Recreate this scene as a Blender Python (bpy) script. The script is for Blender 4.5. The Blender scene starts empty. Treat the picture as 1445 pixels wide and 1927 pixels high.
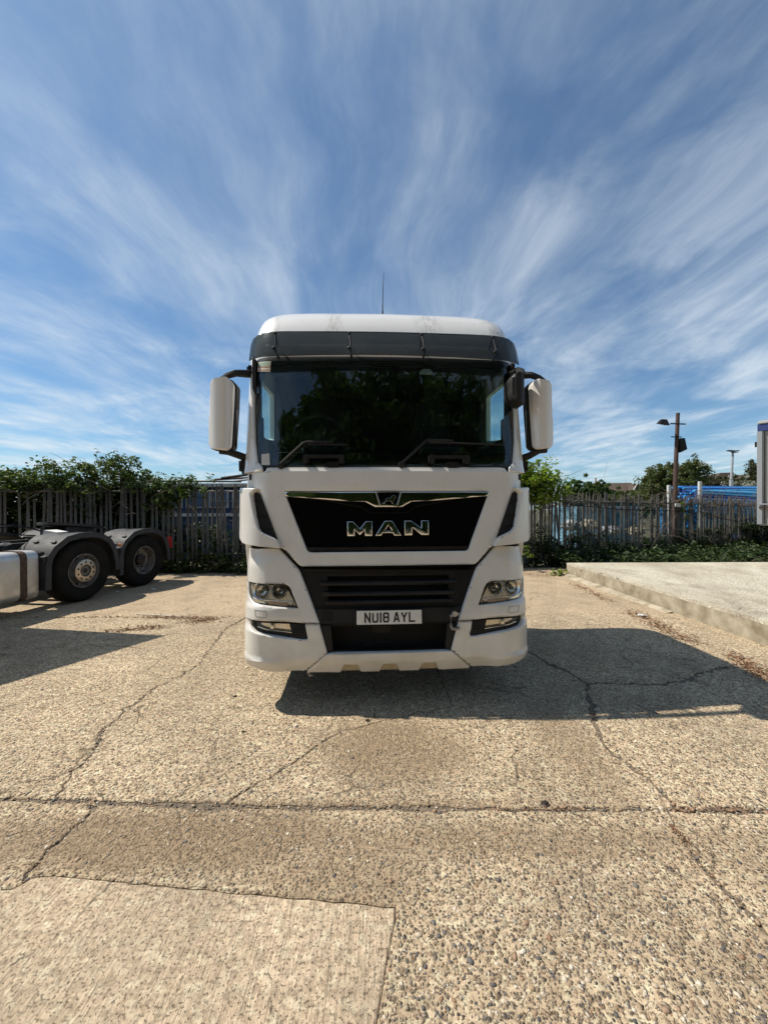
import bpy, bmesh, math, random
import numpy as np
from mathutils import Vector, Matrix
from mathutils.geometry import tessellate_polygon
R = math.radians
rnd = random.Random(7)
SC = bpy.context.scene
COL = SC.collection

# ------------------------------------------------------------------ camera
cam = bpy.data.cameras.new('camera')
cam.sensor_fit = 'HORIZONTAL'; cam.sensor_width = 36.0; cam.lens = 36 * 723 / 1445
cam.clip_start = 0.05; cam.clip_end = 2000
CAM = bpy.data.objects.new('camera', cam); COL.objects.link(CAM)
CAM.matrix_world = Matrix.Translation((0, 0, 1.58)) @ Matrix.Rotation(R(90 - 0.28), 4, 'X') @ Matrix.Rotation(R(-0.25), 4, 'Z')
SC.camera = CAM

# ------------------------------------------------------------------ sun and sky
SUN_DIR = Vector((-0.69, 0.115, 1.0)).normalized()
elev = math.asin(SUN_DIR.z); azim = math.atan2(SUN_DIR.x, SUN_DIR.y)
sl = bpy.data.lights.new('sun', 'SUN'); sl.energy = 5.0; sl.angle = R(0.55); sl.color = (1.0, 0.93, 0.82)
so = bpy.data.objects.new('sun', sl); COL.objects.link(so)
so.rotation_euler = SUN_DIR.to_track_quat('Z', 'Y').to_euler(); so.location = SUN_DIR * 50

SC.view_settings.view_transform = 'Standard'; SC.view_settings.look = 'None'
SC.view_settings.exposure = 0.30; SC.view_settings.gamma = 1.0
SC.view_settings.use_curve_mapping = False


class NT:
    """tiny node-tree writer"""
    def __init__(s, tree):
        s.t = tree; s.n = tree.nodes; s.l = tree.links
    def new(s, kind, inp=None, **kw):
        n = s.n.new(kind)
        for k, v in kw.items(): setattr(n, k, v)
        for k, v in (inp or {}).items():
            sock = n.inputs[k]
            if hasattr(v, 'is_output'): s.l.new(v, sock)
            else: sock.default_value = v
        return n
    def math(s, op, a, b=None, c=None, clamp=False):
        n = s.n.new('ShaderNodeMath'); n.operation = op; n.use_clamp = clamp
        for i, v in enumerate((a, b, c)):
            if v is None: continue
            if hasattr(v, 'is_output'): s.l.new(v, n.inputs[i])
            else: n.inputs[i].default_value = v
        return n.outputs[0]
    def mix(s, f, a, b, blend='MIX'):
        n = s.n.new('ShaderNodeMix'); n.data_type = 'RGBA'; n.blend_type = blend
        for i, v in ((0, f), (6, a), (7, b)):
            if hasattr(v, 'is_output'): s.l.new(v, n.inputs[i])
            else:
                if i and len(v) == 3: v = (*v, 1)
                n.inputs[i].default_value = v
        return n.outputs[2]
    def ramp(s, f, stops, interp='LINEAR'):
        n = s.n.new('ShaderNodeValToRGB'); n.color_ramp.interpolation = interp
        e = n.color_ramp.elements
        while len(e) < len(stops): e.new(0.5)
        for q, (p, c) in zip(e, stops):
            q.position = p
            q.color = (c, c, c, 1) if isinstance(c, (int, float)) else (*c, 1)
        s.l.new(f, n.inputs[0]); return n.outputs[0]
    def noise(s, vec, scale, detail=4, rough=.55, dist=0., lac=2.0):
        n = s.new('ShaderNodeTexNoise', {'Scale': scale, 'Detail': detail, 'Roughness': rough, 'Distortion': dist, 'Lacunarity': lac})
        if vec is not None: s.l.new(vec, n.inputs['Vector'])
        return n.outputs[0]
    def mapping(s, vec, scale=(1, 1, 1), rot=(0, 0, 0), loc=(0, 0, 0)):
        return s.new('ShaderNodeMapping', {'Vector': vec, 'Scale': scale, 'Rotation': rot, 'Location': loc}).outputs[0]


w = bpy.data.worlds.new('World'); SC.world = w; w.use_nodes = True
w.node_tree.nodes.clear(); T = NT(w.node_tree)
sky = T.new('ShaderNodeTexSky', sky_type='NISHITA')
sky.sun_disc = False; sky.sun_elevation = elev; sky.sun_rotation = azim
sky.altitude = 50; sky.air_density = 1.0; sky.dust_density = 0.6; sky.ozone_density = 2.2
gd = T.new('ShaderNodeTexCoord').outputs['Generated']
sp = T.new('ShaderNodeSeparateXYZ', {0: gd})
zc = T.math('MAXIMUM', sp.outputs[2], 0.0)
zz = T.math('ADD', zc, 0.06)
cxn = T.math('DIVIDE', sp.outputs[0], zz); cyn = T.math('DIVIDE', sp.outputs[1], zz)
pl = T.new('ShaderNodeCombineXYZ', {0: cxn, 1: cyn, 2: 0.0}).outputs[0]
# gentle warp so the cirrus fibres bend
wn = T.new('ShaderNodeTexNoise', {'Vector': pl, 'Scale': 0.55, 'Detail': 3.0})
warp = T.new('ShaderNodeVectorMath', {0: wn.outputs['Color'], 1: (0.5, 0.5, 0.5)}, operation='SUBTRACT').outputs[0]
warp = T.new('ShaderNodeVectorMath', {0: warp, 1: (0.9, 1.6, 0.0)}, operation='MULTIPLY').outputs[0]
plw = T.new('ShaderNodeVectorMath', {0: pl, 1: warp}, operation='ADD').outputs[0]
fib = T.noise(T.mapping(plw, (2.9, 0.80, 1), (0, 0, R(5))), 1.5, 8, .60, .10)
fib2 = T.noise(T.mapping(plw, (5.0, 1.7, 1), (0, 0, R(-24)), (3.1, 1.7, 0)), 1.7, 9, .70, .1)
iso = T.noise(T.mapping(plw, (1.0, .85, 1), (0, 0, R(20)), (1.0, 7.7, 0)), 1.25, 6, .58, .3)
f1 = T.ramp(fib, [(.32, 0), (.76, 1)], 'EASE')
f2 = T.ramp(fib2, [(.30, 0), (.80, 1)])
fi = T.ramp(iso, [(.33, .09), (.64, 1)], 'EASE')
cl = T.math('MULTIPLY', fi, T.math('ADD', .22, T.math('ADD', T.math('MULTIPLY', f1, .62), T.math('MULTIPLY', f2, .34))))
cl = T.math('ADD', T.math('MULTIPLY', cl, .88), .035, clamp=True)
# veil thickens with the longer path towards the horizon
hor = T.math('POWER', T.math('SUBTRACT', 1.0, zc, clamp=True), 4.0)
cl = T.math('MULTIPLY', cl, T.math('ADD', .60, T.math('MULTIPLY', hor, .75)), clamp=True)
cl = T.math('MAXIMUM', cl, T.math('MULTIPLY', T.math('POWER', T.math('SUBTRACT', 1.0, zc, clamp=True), 14.0), .55))
skc = T.mix(1.0, sky.outputs[0], (0.66, 0.95, 1.10), 'MULTIPLY')
skc = T.mix(cl, skc, (7.3, 8.2, 8.9))
bg = T.new('ShaderNodeBackground', {'Color': skc, 'Strength': 0.084})
wo = T.new('ShaderNodeOutputWorld', {'Surface': bg.outputs[0]})


# ------------------------------------------------------------------ material helpers
def mat(name, col, rough=.5, metal=0., coat=0., spec=.5, var=0., vscale=6., bump=0., bscale=60., var_col=None, coord='Object', coat_rough=.05):
    m = bpy.data.materials.new(name); m.use_nodes = True
    t = NT(m.node_tree); t.n.clear()
    p = t.new('ShaderNodeBsdfPrincipled', {'Roughness': rough, 'Metallic': metal, 'Coat Weight': coat, 'Specular IOR Level': spec, 'Coat Roughness': coat_rough})
    tc = t.new('ShaderNodeTexCoord').outputs[coord]
    base = (*col, 1)
    if var:
        n = t.noise(tc, vscale, 5, .6)
        c2 = var_col or tuple(x * (1 - var) for x in col)
        f = t.ramp(n, [(.38, 0), (.68, 1)])
        c = t.mix(f, col, c2); t.l.new(c, p.inputs['Base Color'])
        r2 = t.math('ADD', rough, t.math('MULTIPLY', f, .15), clamp=True); t.l.new(r2, p.inputs['Roughness'])
    else: p.inputs['Base Color'].default_value = base
    if bump:
        b = t.new('ShaderNodeBump', {'Strength': bump, 'Distance': .004, 'Height': t.noise(tc, bscale, 4, .6)})
        t.l.new(b.outputs[0], p.inputs['Normal'])
    t.new('ShaderNodeOutputMaterial', {'Surface': p.outputs[0]})
    return m


def paint(name, col, dirt=(.33, .27, .19), amount=.5, low=1.0, spots=()):
    """gloss paint with dust that gathers low on the vehicle, streaks and specks of road dirt"""
    m = bpy.data.materials.new(name); m.use_nodes = True
    t = NT(m.node_tree); t.n.clear()
    tc = t.new('ShaderNodeTexCoord').outputs['Object']
    z = t.new('ShaderNodeSeparateXYZ', {0: tc}).outputs[2]
    n1 = t.noise(tc, 3.0, 6, .65)
    st = t.noise(t.mapping(tc, (26, 26, 1.6)), 1.0, 4, .6)
    lowf = t.math('SUBTRACT', 1.0, t.math('DIVIDE', z, 2.6), clamp=True)
    f = t.math('MULTIPLY', t.ramp(n1, [(.35, .15), (.75, 1)]), t.math('ADD', .12, t.math('MULTIPLY', lowf, low * .5)))
    f = t.math('ADD', f, t.math('MULTIPLY', t.ramp(st, [(.55, 0), (.8, 1)]), .10))
    sp_ = t.ramp(t.noise(tc, 150, 2, .5), [(.70, 0), (.76, 1)])
    spm = t.ramp(t.noise(tc, 5, 3, .6), [(.5, 0), (.7, 1)])
    f = t.math('MULTIPLY', f, amount, clamp=True)
    c = t.mix(f, col, dirt)
    c = t.mix(t.math('MULTIPLY', t.math('MULTIPLY', sp_, spm), .55), c, (.12, .09, .06))
    for sx_, sw__ in spots:      # lichen and grime patches
        xx_ = t.new('ShaderNodeSeparateXYZ', {0: tc}).outputs[0]
        q = t.math('SUBTRACT', 1.0, t.math('DIVIDE', t.math('ABSOLUTE', t.math('SUBTRACT', xx_, sx_)), sw__), clamp=True)
        g1 = t.ramp(t.noise(t.mapping(tc, (1, .35, .35)), 26, 7, .75), [(.42, 0), (.62, 1)])
        c = t.mix(t.math('MULTIPLY', t.math('MULTIPLY', q, g1), .5), c, (.20, .155, .11))
    r = t.math('ADD', .28, t.math('MULTIPLY', f, .5), clamp=True)
    p = t.new('ShaderNodeBsdfPrincipled', {'Base Color': c, 'Roughness': r, 'Coat Weight': .75, 'Coat Roughness': .05})
    b = t.new('ShaderNodeBump', {'Strength': .04, 'Distance': .002, 'Height': t.noise(tc, 7, 2)})
    t.l.new(b.outputs[0], p.inputs['Normal'])
    t.new('ShaderNodeOutputMaterial', {'Surface': p.outputs[0]})
    return m


def glass(name, tint, spec_rough=.0, ior=1.5, dirt=0.):
    m = bpy.data.materials.new(name); m.use_nodes = True
    t = NT(m.node_tree); t.n.clear()
    tr = t.new('ShaderNodeBsdfTransparent', {'Color': (*tint, 1)})
    gl = t.new('ShaderNodeBsdfGlossy', {'Color': (1, 1, 1, 1), 'Roughness': spec_rough})
    ge = t.new('ShaderNodeNewGeometry')
    dt = t.math('ABSOLUTE', t.new('ShaderNodeVectorMath', {0: ge.outputs['Normal'], 1: ge.outputs['Incoming']}, operation='DOT_PRODUCT').outputs['Value'])
    f0 = ((ior - 1) / (ior + 1)) ** 2      # Schlick, the same from both faces of the pane
    fr = t.math('ADD', f0, t.math('MULTIPLY', 1 - f0, t.math('POWER', t.math('SUBTRACT', 1.0, dt, clamp=True), 5.0)), clamp=True)
    mx = t.new('ShaderNodeMixShader', {0: fr, 1: tr.outputs[0], 2: gl.outputs[0]})
    out = mx.outputs[0]
    if dirt:
        tc = t.new('ShaderNodeTexCoord').outputs['Object']
        d = t.ramp(t.noise(tc, 4, 6, .7), [(.4, .3), (.75, 1)])
        df = t.new('ShaderNodeBsdfDiffuse', {'Color': (.42, .38, .32, 1)})
        out = t.new('ShaderNodeMixShader', {0: t.math('MULTIPLY', d, dirt), 1: out, 2: df.outputs[0]}).outputs[0]
    t.new('ShaderNodeOutputMaterial', {'Surface': out})
    return m


def leafmat(name, a, b, c, trans=.35):
    m = bpy.data.materials.new(name); m.use_nodes = True
    t = NT(m.node_tree); t.n.clear()
    rp = t.new('ShaderNodeNewGeometry').outputs['Random Per Island']
    colr = t.ramp(rp, [(0, a), (.5, b), (1, c)])
    d = t.new('ShaderNodeBsdfPrincipled', {'Base Color': colr, 'Roughness': .55, 'Specular IOR Level': .35})
    tl = t.new('ShaderNodeBsdfTranslucent', {'Color': t.mix(1., colr, (1.0, 1.15, .5), 'MULTIPLY')})
    mx = t.new('ShaderNodeMixShader', {0: trans, 1: d.outputs[0], 2: tl.outputs[0]})
    t.new('ShaderNodeOutputMaterial', {'Surface': mx.outputs[0]})
    return m


M = {}
M['white'] = paint('white_paint', (.75, .735, .695), dirt=(.38, .32, .225), amount=.8)
M['white_roof'] = paint('white_roof_paint', (.80, .79, .76), dirt=(.24, .19, .13), amount=.9, low=.15, spots=((-.46, .10), (.40, .16), (.98, .10), (-.98, .05)))
M['white_mirror'] = paint('white_mirror_paint', (.74, .72, .68), dirt=(.40, .35, .27), amount=.5, low=.6)
M['gloss_black'] = mat('gloss_black', (.003, .003, .0035), .12, coat=0., spec=.18)
M['black'] = mat('black_plastic', (.006, .006, .0065), .5, spec=.25, var=.3, vscale=9, var_col=(.014, .013, .012))
M['black_rough'] = mat('black_textured_plastic', (.011, .011, .012), .55, spec=.3, var=.3, var_col=(.024, .022, .02), bump=.2, bscale=220)
M['void'] = mat('dark_recess', (.008, .008, .008), .9)  # near-black colour in place of the shade inside gaps, slots and holes
M['rubber'] = mat('tyre_rubber', (.006, .0058, .0055), .8, spec=.2, var=.5, vscale=5, var_col=(.017, .015, .012), bump=.25, bscale=90)
M['chrome'] = mat('chrome', (.72, .71, .69), .07, 1.0)
M['chrome_beige'] = mat('dusty_reflector', (.82, .76, .64), .35, .3, var=.3, vscale=14)
M['reflector'] = mat('reflector', (.70, .68, .63), .17, 1.0)
M['lamp_dark'] = mat('lamp_bezel', (.10, .09, .08), .35, .4)
M['lens'] = glass('clear_lens', (.95, .94, .92), .02, 1.40, .03)
M['windscreen'] = glass('windscreen_glass', (.80, .90, .90), .0, 1.52, .004)
M['sideglass'] = glass('side_window_glass', (.86, .97, .985), .0, 1.5, .006)
M['visor'] = glass('smoked_acrylic', (.23, .25, .245), .06, 1.42, .05)
M['amber'] = mat('amber_lens', (.55, .16, .03), .2, coat=.6)
M['amber_dim'] = mat('amber_bulb', (.36, .25, .17), .25, coat=.5)
M['red'] = mat('red_lens', (.35, .015, .015), .2, coat=.6)
M['plate'] = mat('number_plate_white', (.74, .73, .68), .35, var=.12, vscale=25, coat=.3)
M['ink'] = mat('plate_black', (.012, .012, .012), .4)
M['tan'] = mat('dirty_tan', (.52, .44, .31), .7, var=.4, vscale=30, var_col=(.36, .29, .19))
M['steel'] = mat('galvanised_steel', (.42, .42, .41), .42, .85, var=.4, vscale=12, var_col=(.26, .23, .2))
M['paper'] = mat('paper', (.55, .55, .50), .8)
M['paper_green'] = mat('green_print', (.25, .38, .32), .7)
M['paper_red'] = mat('red_print', (.40, .16, .10), .7)
M['interior'] = mat('cab_trim', (.014, .014, .015), .7, var=.4)
M['seat'] = mat('seat_cloth', (.025, .026, .03), .9, var=.4, vscale=20)
M['chassis'] = mat('chassis_paint', (.018, .018, .02), .5, var=.5, vscale=8, var_col=(.06, .05, .04))
M['fender'] = mat('grey_mudguard_plastic', (.026, .029, .034), .6, spec=.35, var=.3, vscale=5, var_col=(.05, .05, .049), bump=.15, bscale=180)
M['alu'] = mat('aluminium_tank', (.62, .61, .59), .36, .8, var=.35, vscale=4, var_col=(.46, .44, .40), bump=.05, bscale=8)
M['rust'] = mat('rusty_strap', (.10, .055, .035), .7, .2, var=.5, vscale=18, var_col=(.045, .03, .024))
M['rim'] = mat('wheel_rim', (.20, .195, .19), .5, .4, var=.5, vscale=9, var_col=(.09, .07, .055))
M['hub'] = mat('polished_hub', (.62, .54, .42), .32, .75, var=.3, vscale=12, var_col=(.40, .32, .22))
M['hubdark'] = mat('dark_hub', (.022, .019, .016), .55, .3, var=.5, vscale=15, var_col=(.06, .042, .03))  # colour darkened so the hub centre reads as a shaded hole
M['pale'] = mat('weathered_galvanised', (.115, .118, .113), .7, .1, var=.55, vscale=2.5, var_col=(.075, .062, .05))
M['brown'] = mat('rusty_brown_post', (.085, .042, .032), .7, var=.5, vscale=5, var_col=(.045, .030, .025))
M['pole'] = mat('grey_pole', (.38, .39, .40), .5, .3)
M['whitepost'] = mat('white_post', (.52, .52, .50), .6)
M['bluepipe'] = mat('blue_plastic', (.020, .20, .55), .35, var=.25, vscale=3, var_col=(.035, .27, .62))
M['bluepipe2'] = mat('light_blue_plastic', (.06, .36, .70), .35, var=.25, vscale=3)
M['bluepipe3'] = mat('deep_blue_plastic', (.012, .075, .30), .4, var=.25, vscale=3)
M['trailer'] = mat('grey_trailer_side', (.50, .49, .47), .6, var=.25, vscale=2.2, var_col=(.40, .37, .33))
M['navy'] = mat('navy_band', (.035, .055, .19), .5)
M['cabinblue'] = mat('cabin_blue', (.035, .075, .16), .5, var=.3, vscale=2)
M['cabinwhite'] = mat('cabin_white', (.70, .70, .68), .55, var=.2, vscale=3)
M['cabinglass'] = mat('cabin_glass', (.10, .17, .26), .08, spec=.8)
M['bricks'] = mat('far_brick', (.30, .15, .10), .85, var=.3, vscale=5)
M['rooftile'] = mat('brown_roof_tiles', (.085, .058, .045), .85, var=.35, vscale=2.5)
M['bark'] = mat('bark', (.07, .05, .036), .9, var=.4, vscale=8, bump=.4, bscale=20)
M['twig'] = mat('dead_stems', (.14, .11, .085), .85, var=.4)
M['stick'] = mat('pale_stick', (.62, .58, .50), .7)
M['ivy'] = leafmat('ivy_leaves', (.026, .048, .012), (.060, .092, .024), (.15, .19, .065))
M['ivy_dark'] = leafmat('ivy_shade_leaves', (.012, .026, .007), (.026, .050, .012), (.055, .085, .022), .2)  # darker copy of the ivy leaves, shade of deep foliage put into the colour
M['bush'] = leafmat('bright_leaves', (.08, .13, .018), (.18, .25, .035), (.30, .36, .07), .5)
M['birch'] = leafmat('birch_leaves', (.060, .078, .026), (.105, .125, .045), (.16, .175, .075))
M['tree'] = leafmat('tree_leaves', (.028, .055, .014), (.060, .105, .026), (.10, .155, .040))
M['far'] = leafmat('far_leaves', (.045, .050, .024), (.075, .080, .040), (.11, .11, .055))
M['litter'] = leafmat('dry_leaves', (.13, .065, .04), (.26, .145, .085), (.42, .29, .18), .15)


def soil_mat():
    m = bpy.data.materials.new('joint_soil'); m.use_nodes = True
    t = NT(m.node_tree); t.n.clear()
    tc = t.new('ShaderNodeTexCoord').outputs['Object']
    c = t.mix(t.ramp(t.noise(tc, 22, 6, .7), [(.35, 0), (.7, 1)]), (.10, .077, .054), (.23, .18, .125))
    p = t.new('ShaderNodeBsdfPrincipled', {'Base Color': c, 'Roughness': .95})
    b = t.new('ShaderNodeBump', {'Strength': .8, 'Distance': .01, 'Height': t.noise(tc, 90, 4, .7)})
    t.l.new(b.outputs[0], p.inputs['Normal'])
    t.new('ShaderNodeOutputMaterial', {'Surface': p.outputs[0]})
    return m


def concrete(name, agg=1.0, matrix=(.52, .44, .32), matrix2=(.38, .30, .205), brushed=0., silt=1.0):
    """worn concrete; agg = how much pebble aggregate shows, silt = fine brown dirt lying in patches"""
    m = bpy.data.materials.new(name); m.use_nodes = True
    t = NT(m.node_tree); t.n.clear()
    tc = t.new('ShaderNodeTexCoord').outputs['Object']
    n0 = t.noise(tc, .7, 6, .65); n1 = t.noise(tc, 3.2, 6, .68); n2 = t.noise(tc, 34, 6, .72); n3 = t.noise(tc, 14, 6, .7)
    base = t.mix(t.ramp(n1, [(.32, 0), (.7, 1)]), matrix, matrix2)
    base = t.mix(t.math('MULTIPLY', t.ramp(n3, [(.42, 0), (.66, 1)]), .40), base, tuple(x * .66 for x in matrix2))
    base = t.mix(t.math('MULTIPLY', t.ramp(t.noise(tc, 21, 4, .6), [(.36, 1), (.50, 0)]), .65), base, tuple(min(.82, x * 1.32) for x in matrix))
    base = t.mix(t.math('MULTIPLY', t.ramp(n2, [(.46, 0), (.60, 1)]), .66), base, tuple(x * .45 for x in matrix2))
    base = t.mix(t.math('MULTIPLY', t.ramp(n2, [(.30, 1), (.42, 0)]), .55), base, tuple(min(.8, x * 1.25) for x in matrix))
    hgt = t.math('SUBTRACT', t.math('MULTIPLY', n3, .4), t.math('MULTIPLY', n2, .9))
    wv = t.new('ShaderNodeVectorMath', {0: tc, 1: t.new('ShaderNodeVectorMath', {0: t.new('ShaderNodeTexNoise', {'Vector': tc, 'Scale': 30., 'Detail': 2.}).outputs['Color'], 'Scale': .012}, operation='SCALE').outputs[0]}, operation='ADD').outputs[0]
    if agg > 0:
        for sc, thr, am in ((40., .33, 1.0), (78., .36, .9)):
            v = t.new('ShaderNodeTexVoronoi', {'Vector': wv, 'Scale': sc, 'Randomness': 1.0})
            d = v.outputs['Distance']; cc = v.outputs['Color']
            s3 = t.new('ShaderNodeSeparateColor', {0: cc})
            stone = t.ramp(s3.outputs[0], [(0, (.055, .052, .052)), (.16, (.13, .115, .10)), (.34, (.26, .19, .12)), (.5, (.38, .29, .19)), (.66, (.23, .14, .085)), (.82, (.48, .40, .29)), (1, (.62, .56, .45))])
            inside = t.math('SUBTRACT', 1.0, t.math('DIVIDE', d, thr * 1.3), clamp=True)
            msk = t.ramp(inside, [(.10, 0), (.34, 1)])
            rim = t.ramp(inside, [(.0, 0), (.07, 1), (.16, 1), (.30, 0)])
            on = t.ramp(t.math('ADD', s3.outputs[1], t.math('MULTIPLY', t.math('SUBTRACT', n1, .5), .8)), [(.30, 0), (.38, 1)])
            base = t.mix(t.math('MULTIPLY', t.math('MULTIPLY', rim, on), .6 * agg), base, tuple(x * .30 for x in matrix2))
            msk = t.math('MULTIPLY', t.math('MULTIPLY', msk, on), agg * am, clamp=True)
            base = t.mix(msk, base, stone)
            hgt = t.math('ADD', hgt, t.math('MULTIPLY', t.math('MULTIPLY', inside, on), .8 * agg))
    pit = t.ramp(t.noise(tc, 95, 4, .65), [(.58, 0), (.66, 1)])
    pk = .75 if agg > .5 else (.5 if agg > 0 else .28)
    base = t.mix(t.math('MULTIPLY', pit, pk), base, (.075, .058, .040))
    hgt = t.math('SUBTRACT', hgt, t.math('MULTIPLY', pit, .7))
    if brushed:
        br = t.math('ADD', t.math('MULTIPLY', t.noise(t.mapping(tc, (85, 6, 1), (0, 0, R(-11))), 1.0, 5, .6), .5), t.math('MULTIPLY', t.noise(t.mapping(tc, (26, 1.6, 1), (0, 0, R(-11))), 1.0, 5, .6), .5))
        bf = t.ramp(br, [(.42, 0), (.66, 1)])
        base = t.mix(t.math('MULTIPLY', bf, .42 * brushed), base, tuple(x * .55 for x in matrix2))
        hgt = t.math('SUBTRACT', hgt, t.math('MULTIPLY', bf, .7 * brushed))
    # broad stains, hairline cracks and silt
    base = t.mix(t.math('MULTIPLY', t.ramp(n0, [(.42, 0), (.66, 1)]), .50), base, (.27, .215, .15))
    st = t.ramp(t.noise(tc, 1.5, 7, .72), [(.50, 0), (.70, 1)])
    base = t.mix(t.math('MULTIPLY', st, .45), base, (.15, .115, .08))
    hv = t.new('ShaderNodeVectorMath', {0: tc, 1: t.new('ShaderNodeVectorMath', {0: t.new('ShaderNodeTexNoise', {'Vector': tc, 'Scale': 3., 'Detail': 5.}).outputs['Color'], 'Scale': .35}, operation='SCALE').outputs[0]}, operation='ADD').outputs[0]
    hc = t.new('ShaderNodeTexVoronoi', {'Vector': hv, 'Scale': .75}, feature='DISTANCE_TO_EDGE').outputs['Distance']
    hl_ = t.math('MULTIPLY', t.ramp(hc, [(.0, 1), (.010, 0)]), t.ramp(n1, [(.46, 0), (.56, 1)]))
    base = t.mix(t.math('MULTIPLY', hl_, .6), base, (.09, .068, .045)); hgt = t.math('SUBTRACT', hgt, t.math('MULTIPLY', hl_, .8))
    if silt:
        sx = t.new('ShaderNodeSeparateXYZ', {0: tc})
        def blob(cx_, cy_, rx, ry, k):
            a = t.math('DIVIDE', t.math('SUBTRACT', sx.outputs[0], cx_), rx); b_ = t.math('DIVIDE', t.math('SUBTRACT', sx.outputs[1], cy_), ry)
            q = t.math('ADD', t.math('MULTIPLY', a, a), t.math('MULTIPLY', b_, b_))
            q = t.math('ADD', q, t.math('MULTIPLY', t.math('SUBTRACT', n1, .5), 2.4))
            return t.math('MULTIPLY', t.math('SUBTRACT', 1.15, q, clamp=True), k)
        f = None
        for a in ((.05, 2.55, .55, .42, 1.0), (-1.1, 1.85, 1.15, .20, 1.4), (.55, 1.82, 1.6, .12, .8), (2.1, 1.72, .8, .2, .8), (-.2, 1.66, .42, .28, .8), (1.5, 1.3, .5, .14, .5), (1.25, 2.6, .22, .75, .7), (-.55, 2.05, 1.6, .05, .8)):
            q = blob(*a); f = q if f is None else t.math('MAXIMUM', f, q)
        base = t.mix(t.math('MULTIPLY', f, .92 * silt, clamp=True), base, t.mix(t.ramp(n2, [(.35, 0), (.65, 1)]), (.37, .275, .175), (.19, .138, .088)))
    p = t.new('ShaderNodeBsdfPrincipled', {'Base Color': base, 'Roughness': .9, 'Specular IOR Level': .2})
    b = t.new('ShaderNodeBump', {'Strength': 1.0, 'Distance': .012, 'Height': hgt})
    t.l.new(b.outputs[0], p.inputs['Normal'])
    t.new('ShaderNodeOutputMaterial', {'Surface': p.outputs[0]})
    return m


M['soil'] = soil_mat()
M['agg'] = concrete('exposed_aggregate_concrete', 1.0, (.735, .58, .395), (.52, .385, .245))
M['smooth'] = concrete('brushed_concrete', 0., (.70, .55, .39), (.55, .42, .285), .55, 0.)
M['worn'] = concrete('worn_far_concrete', .35, (.63, .495, .335), (.49, .37, .24), .2, 0.)
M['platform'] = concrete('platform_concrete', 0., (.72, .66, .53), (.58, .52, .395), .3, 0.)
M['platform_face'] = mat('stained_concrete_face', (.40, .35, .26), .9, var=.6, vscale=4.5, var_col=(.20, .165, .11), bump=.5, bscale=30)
m = bpy.data.materials.new('pebble_stone'); m.use_nodes = True; t = NT(m.node_tree); t.n.clear()
rp = t.new('ShaderNodeNewGeometry').outputs['Random Per Island']
cc = t.ramp(rp, [(0, (.06, .058, .058)), (.22, (.13, .12, .11)), (.36, (.24, .17, .11)), (.52, (.36, .27, .17)), (.66, (.22, .12, .065)), (.8, (.44, .36, .26)), (1, (.55, .49, .40))])
p = t.new('ShaderNodeBsdfPrincipled', {'Base Color': cc, 'Roughness': .7}); t.new('ShaderNodeOutputMaterial', {'Surface': p.outputs[0]}); M['pebble'] = m
m = bpy.data.materials.new('green_debris_net'); m.use_nodes = True; t = NT(m.node_tree); t.n.clear()
tc = t.new('ShaderNodeTexCoord').outputs['Object']
d = t.new('ShaderNodeBsdfDiffuse', {'Color': t.mix(t.ramp(t.noise(tc, 2.2, 4), [(.35, 0), (.65, 1)]), (.02, .13, .12), (.03, .17, .26))})
tr = t.new('ShaderNodeBsdfTransparent')
mx = t.new('ShaderNodeMixShader', {0: t.ramp(t.noise(tc, 3.0, 5, .6), [(.35, .12), (.7, .8)]), 1: tr.outputs[0], 2: d.outputs[0]})
t.new('ShaderNodeOutputMaterial', {'Surface': mx.outputs[0]}); M['net'] = m


# ------------------------------------------------------------------ object helpers
def tag(o, label=None, cat=None, group=None, kind=None):
    if label: o['label'] = label
    if cat: o['category'] = cat
    if group: o['group'] = group
    if kind: o['kind'] = kind
    return o


def empty(name, loc=(0, 0, 0), rz=0., **kw):
    o = bpy.data.objects.new(name, None); COL.objects.link(o)
    o.location = loc; o.rotation_euler = (0, 0, rz); o.empty_display_size = .2
    return tag(o, **kw)


def link(name, me, parent=None):
    o = bpy.data.objects.new(name, me); COL.objects.link(o)
    if parent is not None: o.parent = parent
    return o


def finish(bm, name, m, angle=40):
    me = bpy.data.meshes.new(name); bm.to_mesh(me); bm.free()
    for q in (m if isinstance(m, (list, tuple)) else [m]): me.materials.append(q)
    if angle:
        me.polygons.foreach_set('use_smooth', [True] * len(me.polygons)); me.set_sharp_from_angle(angle=R(angle))
    return me


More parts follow.
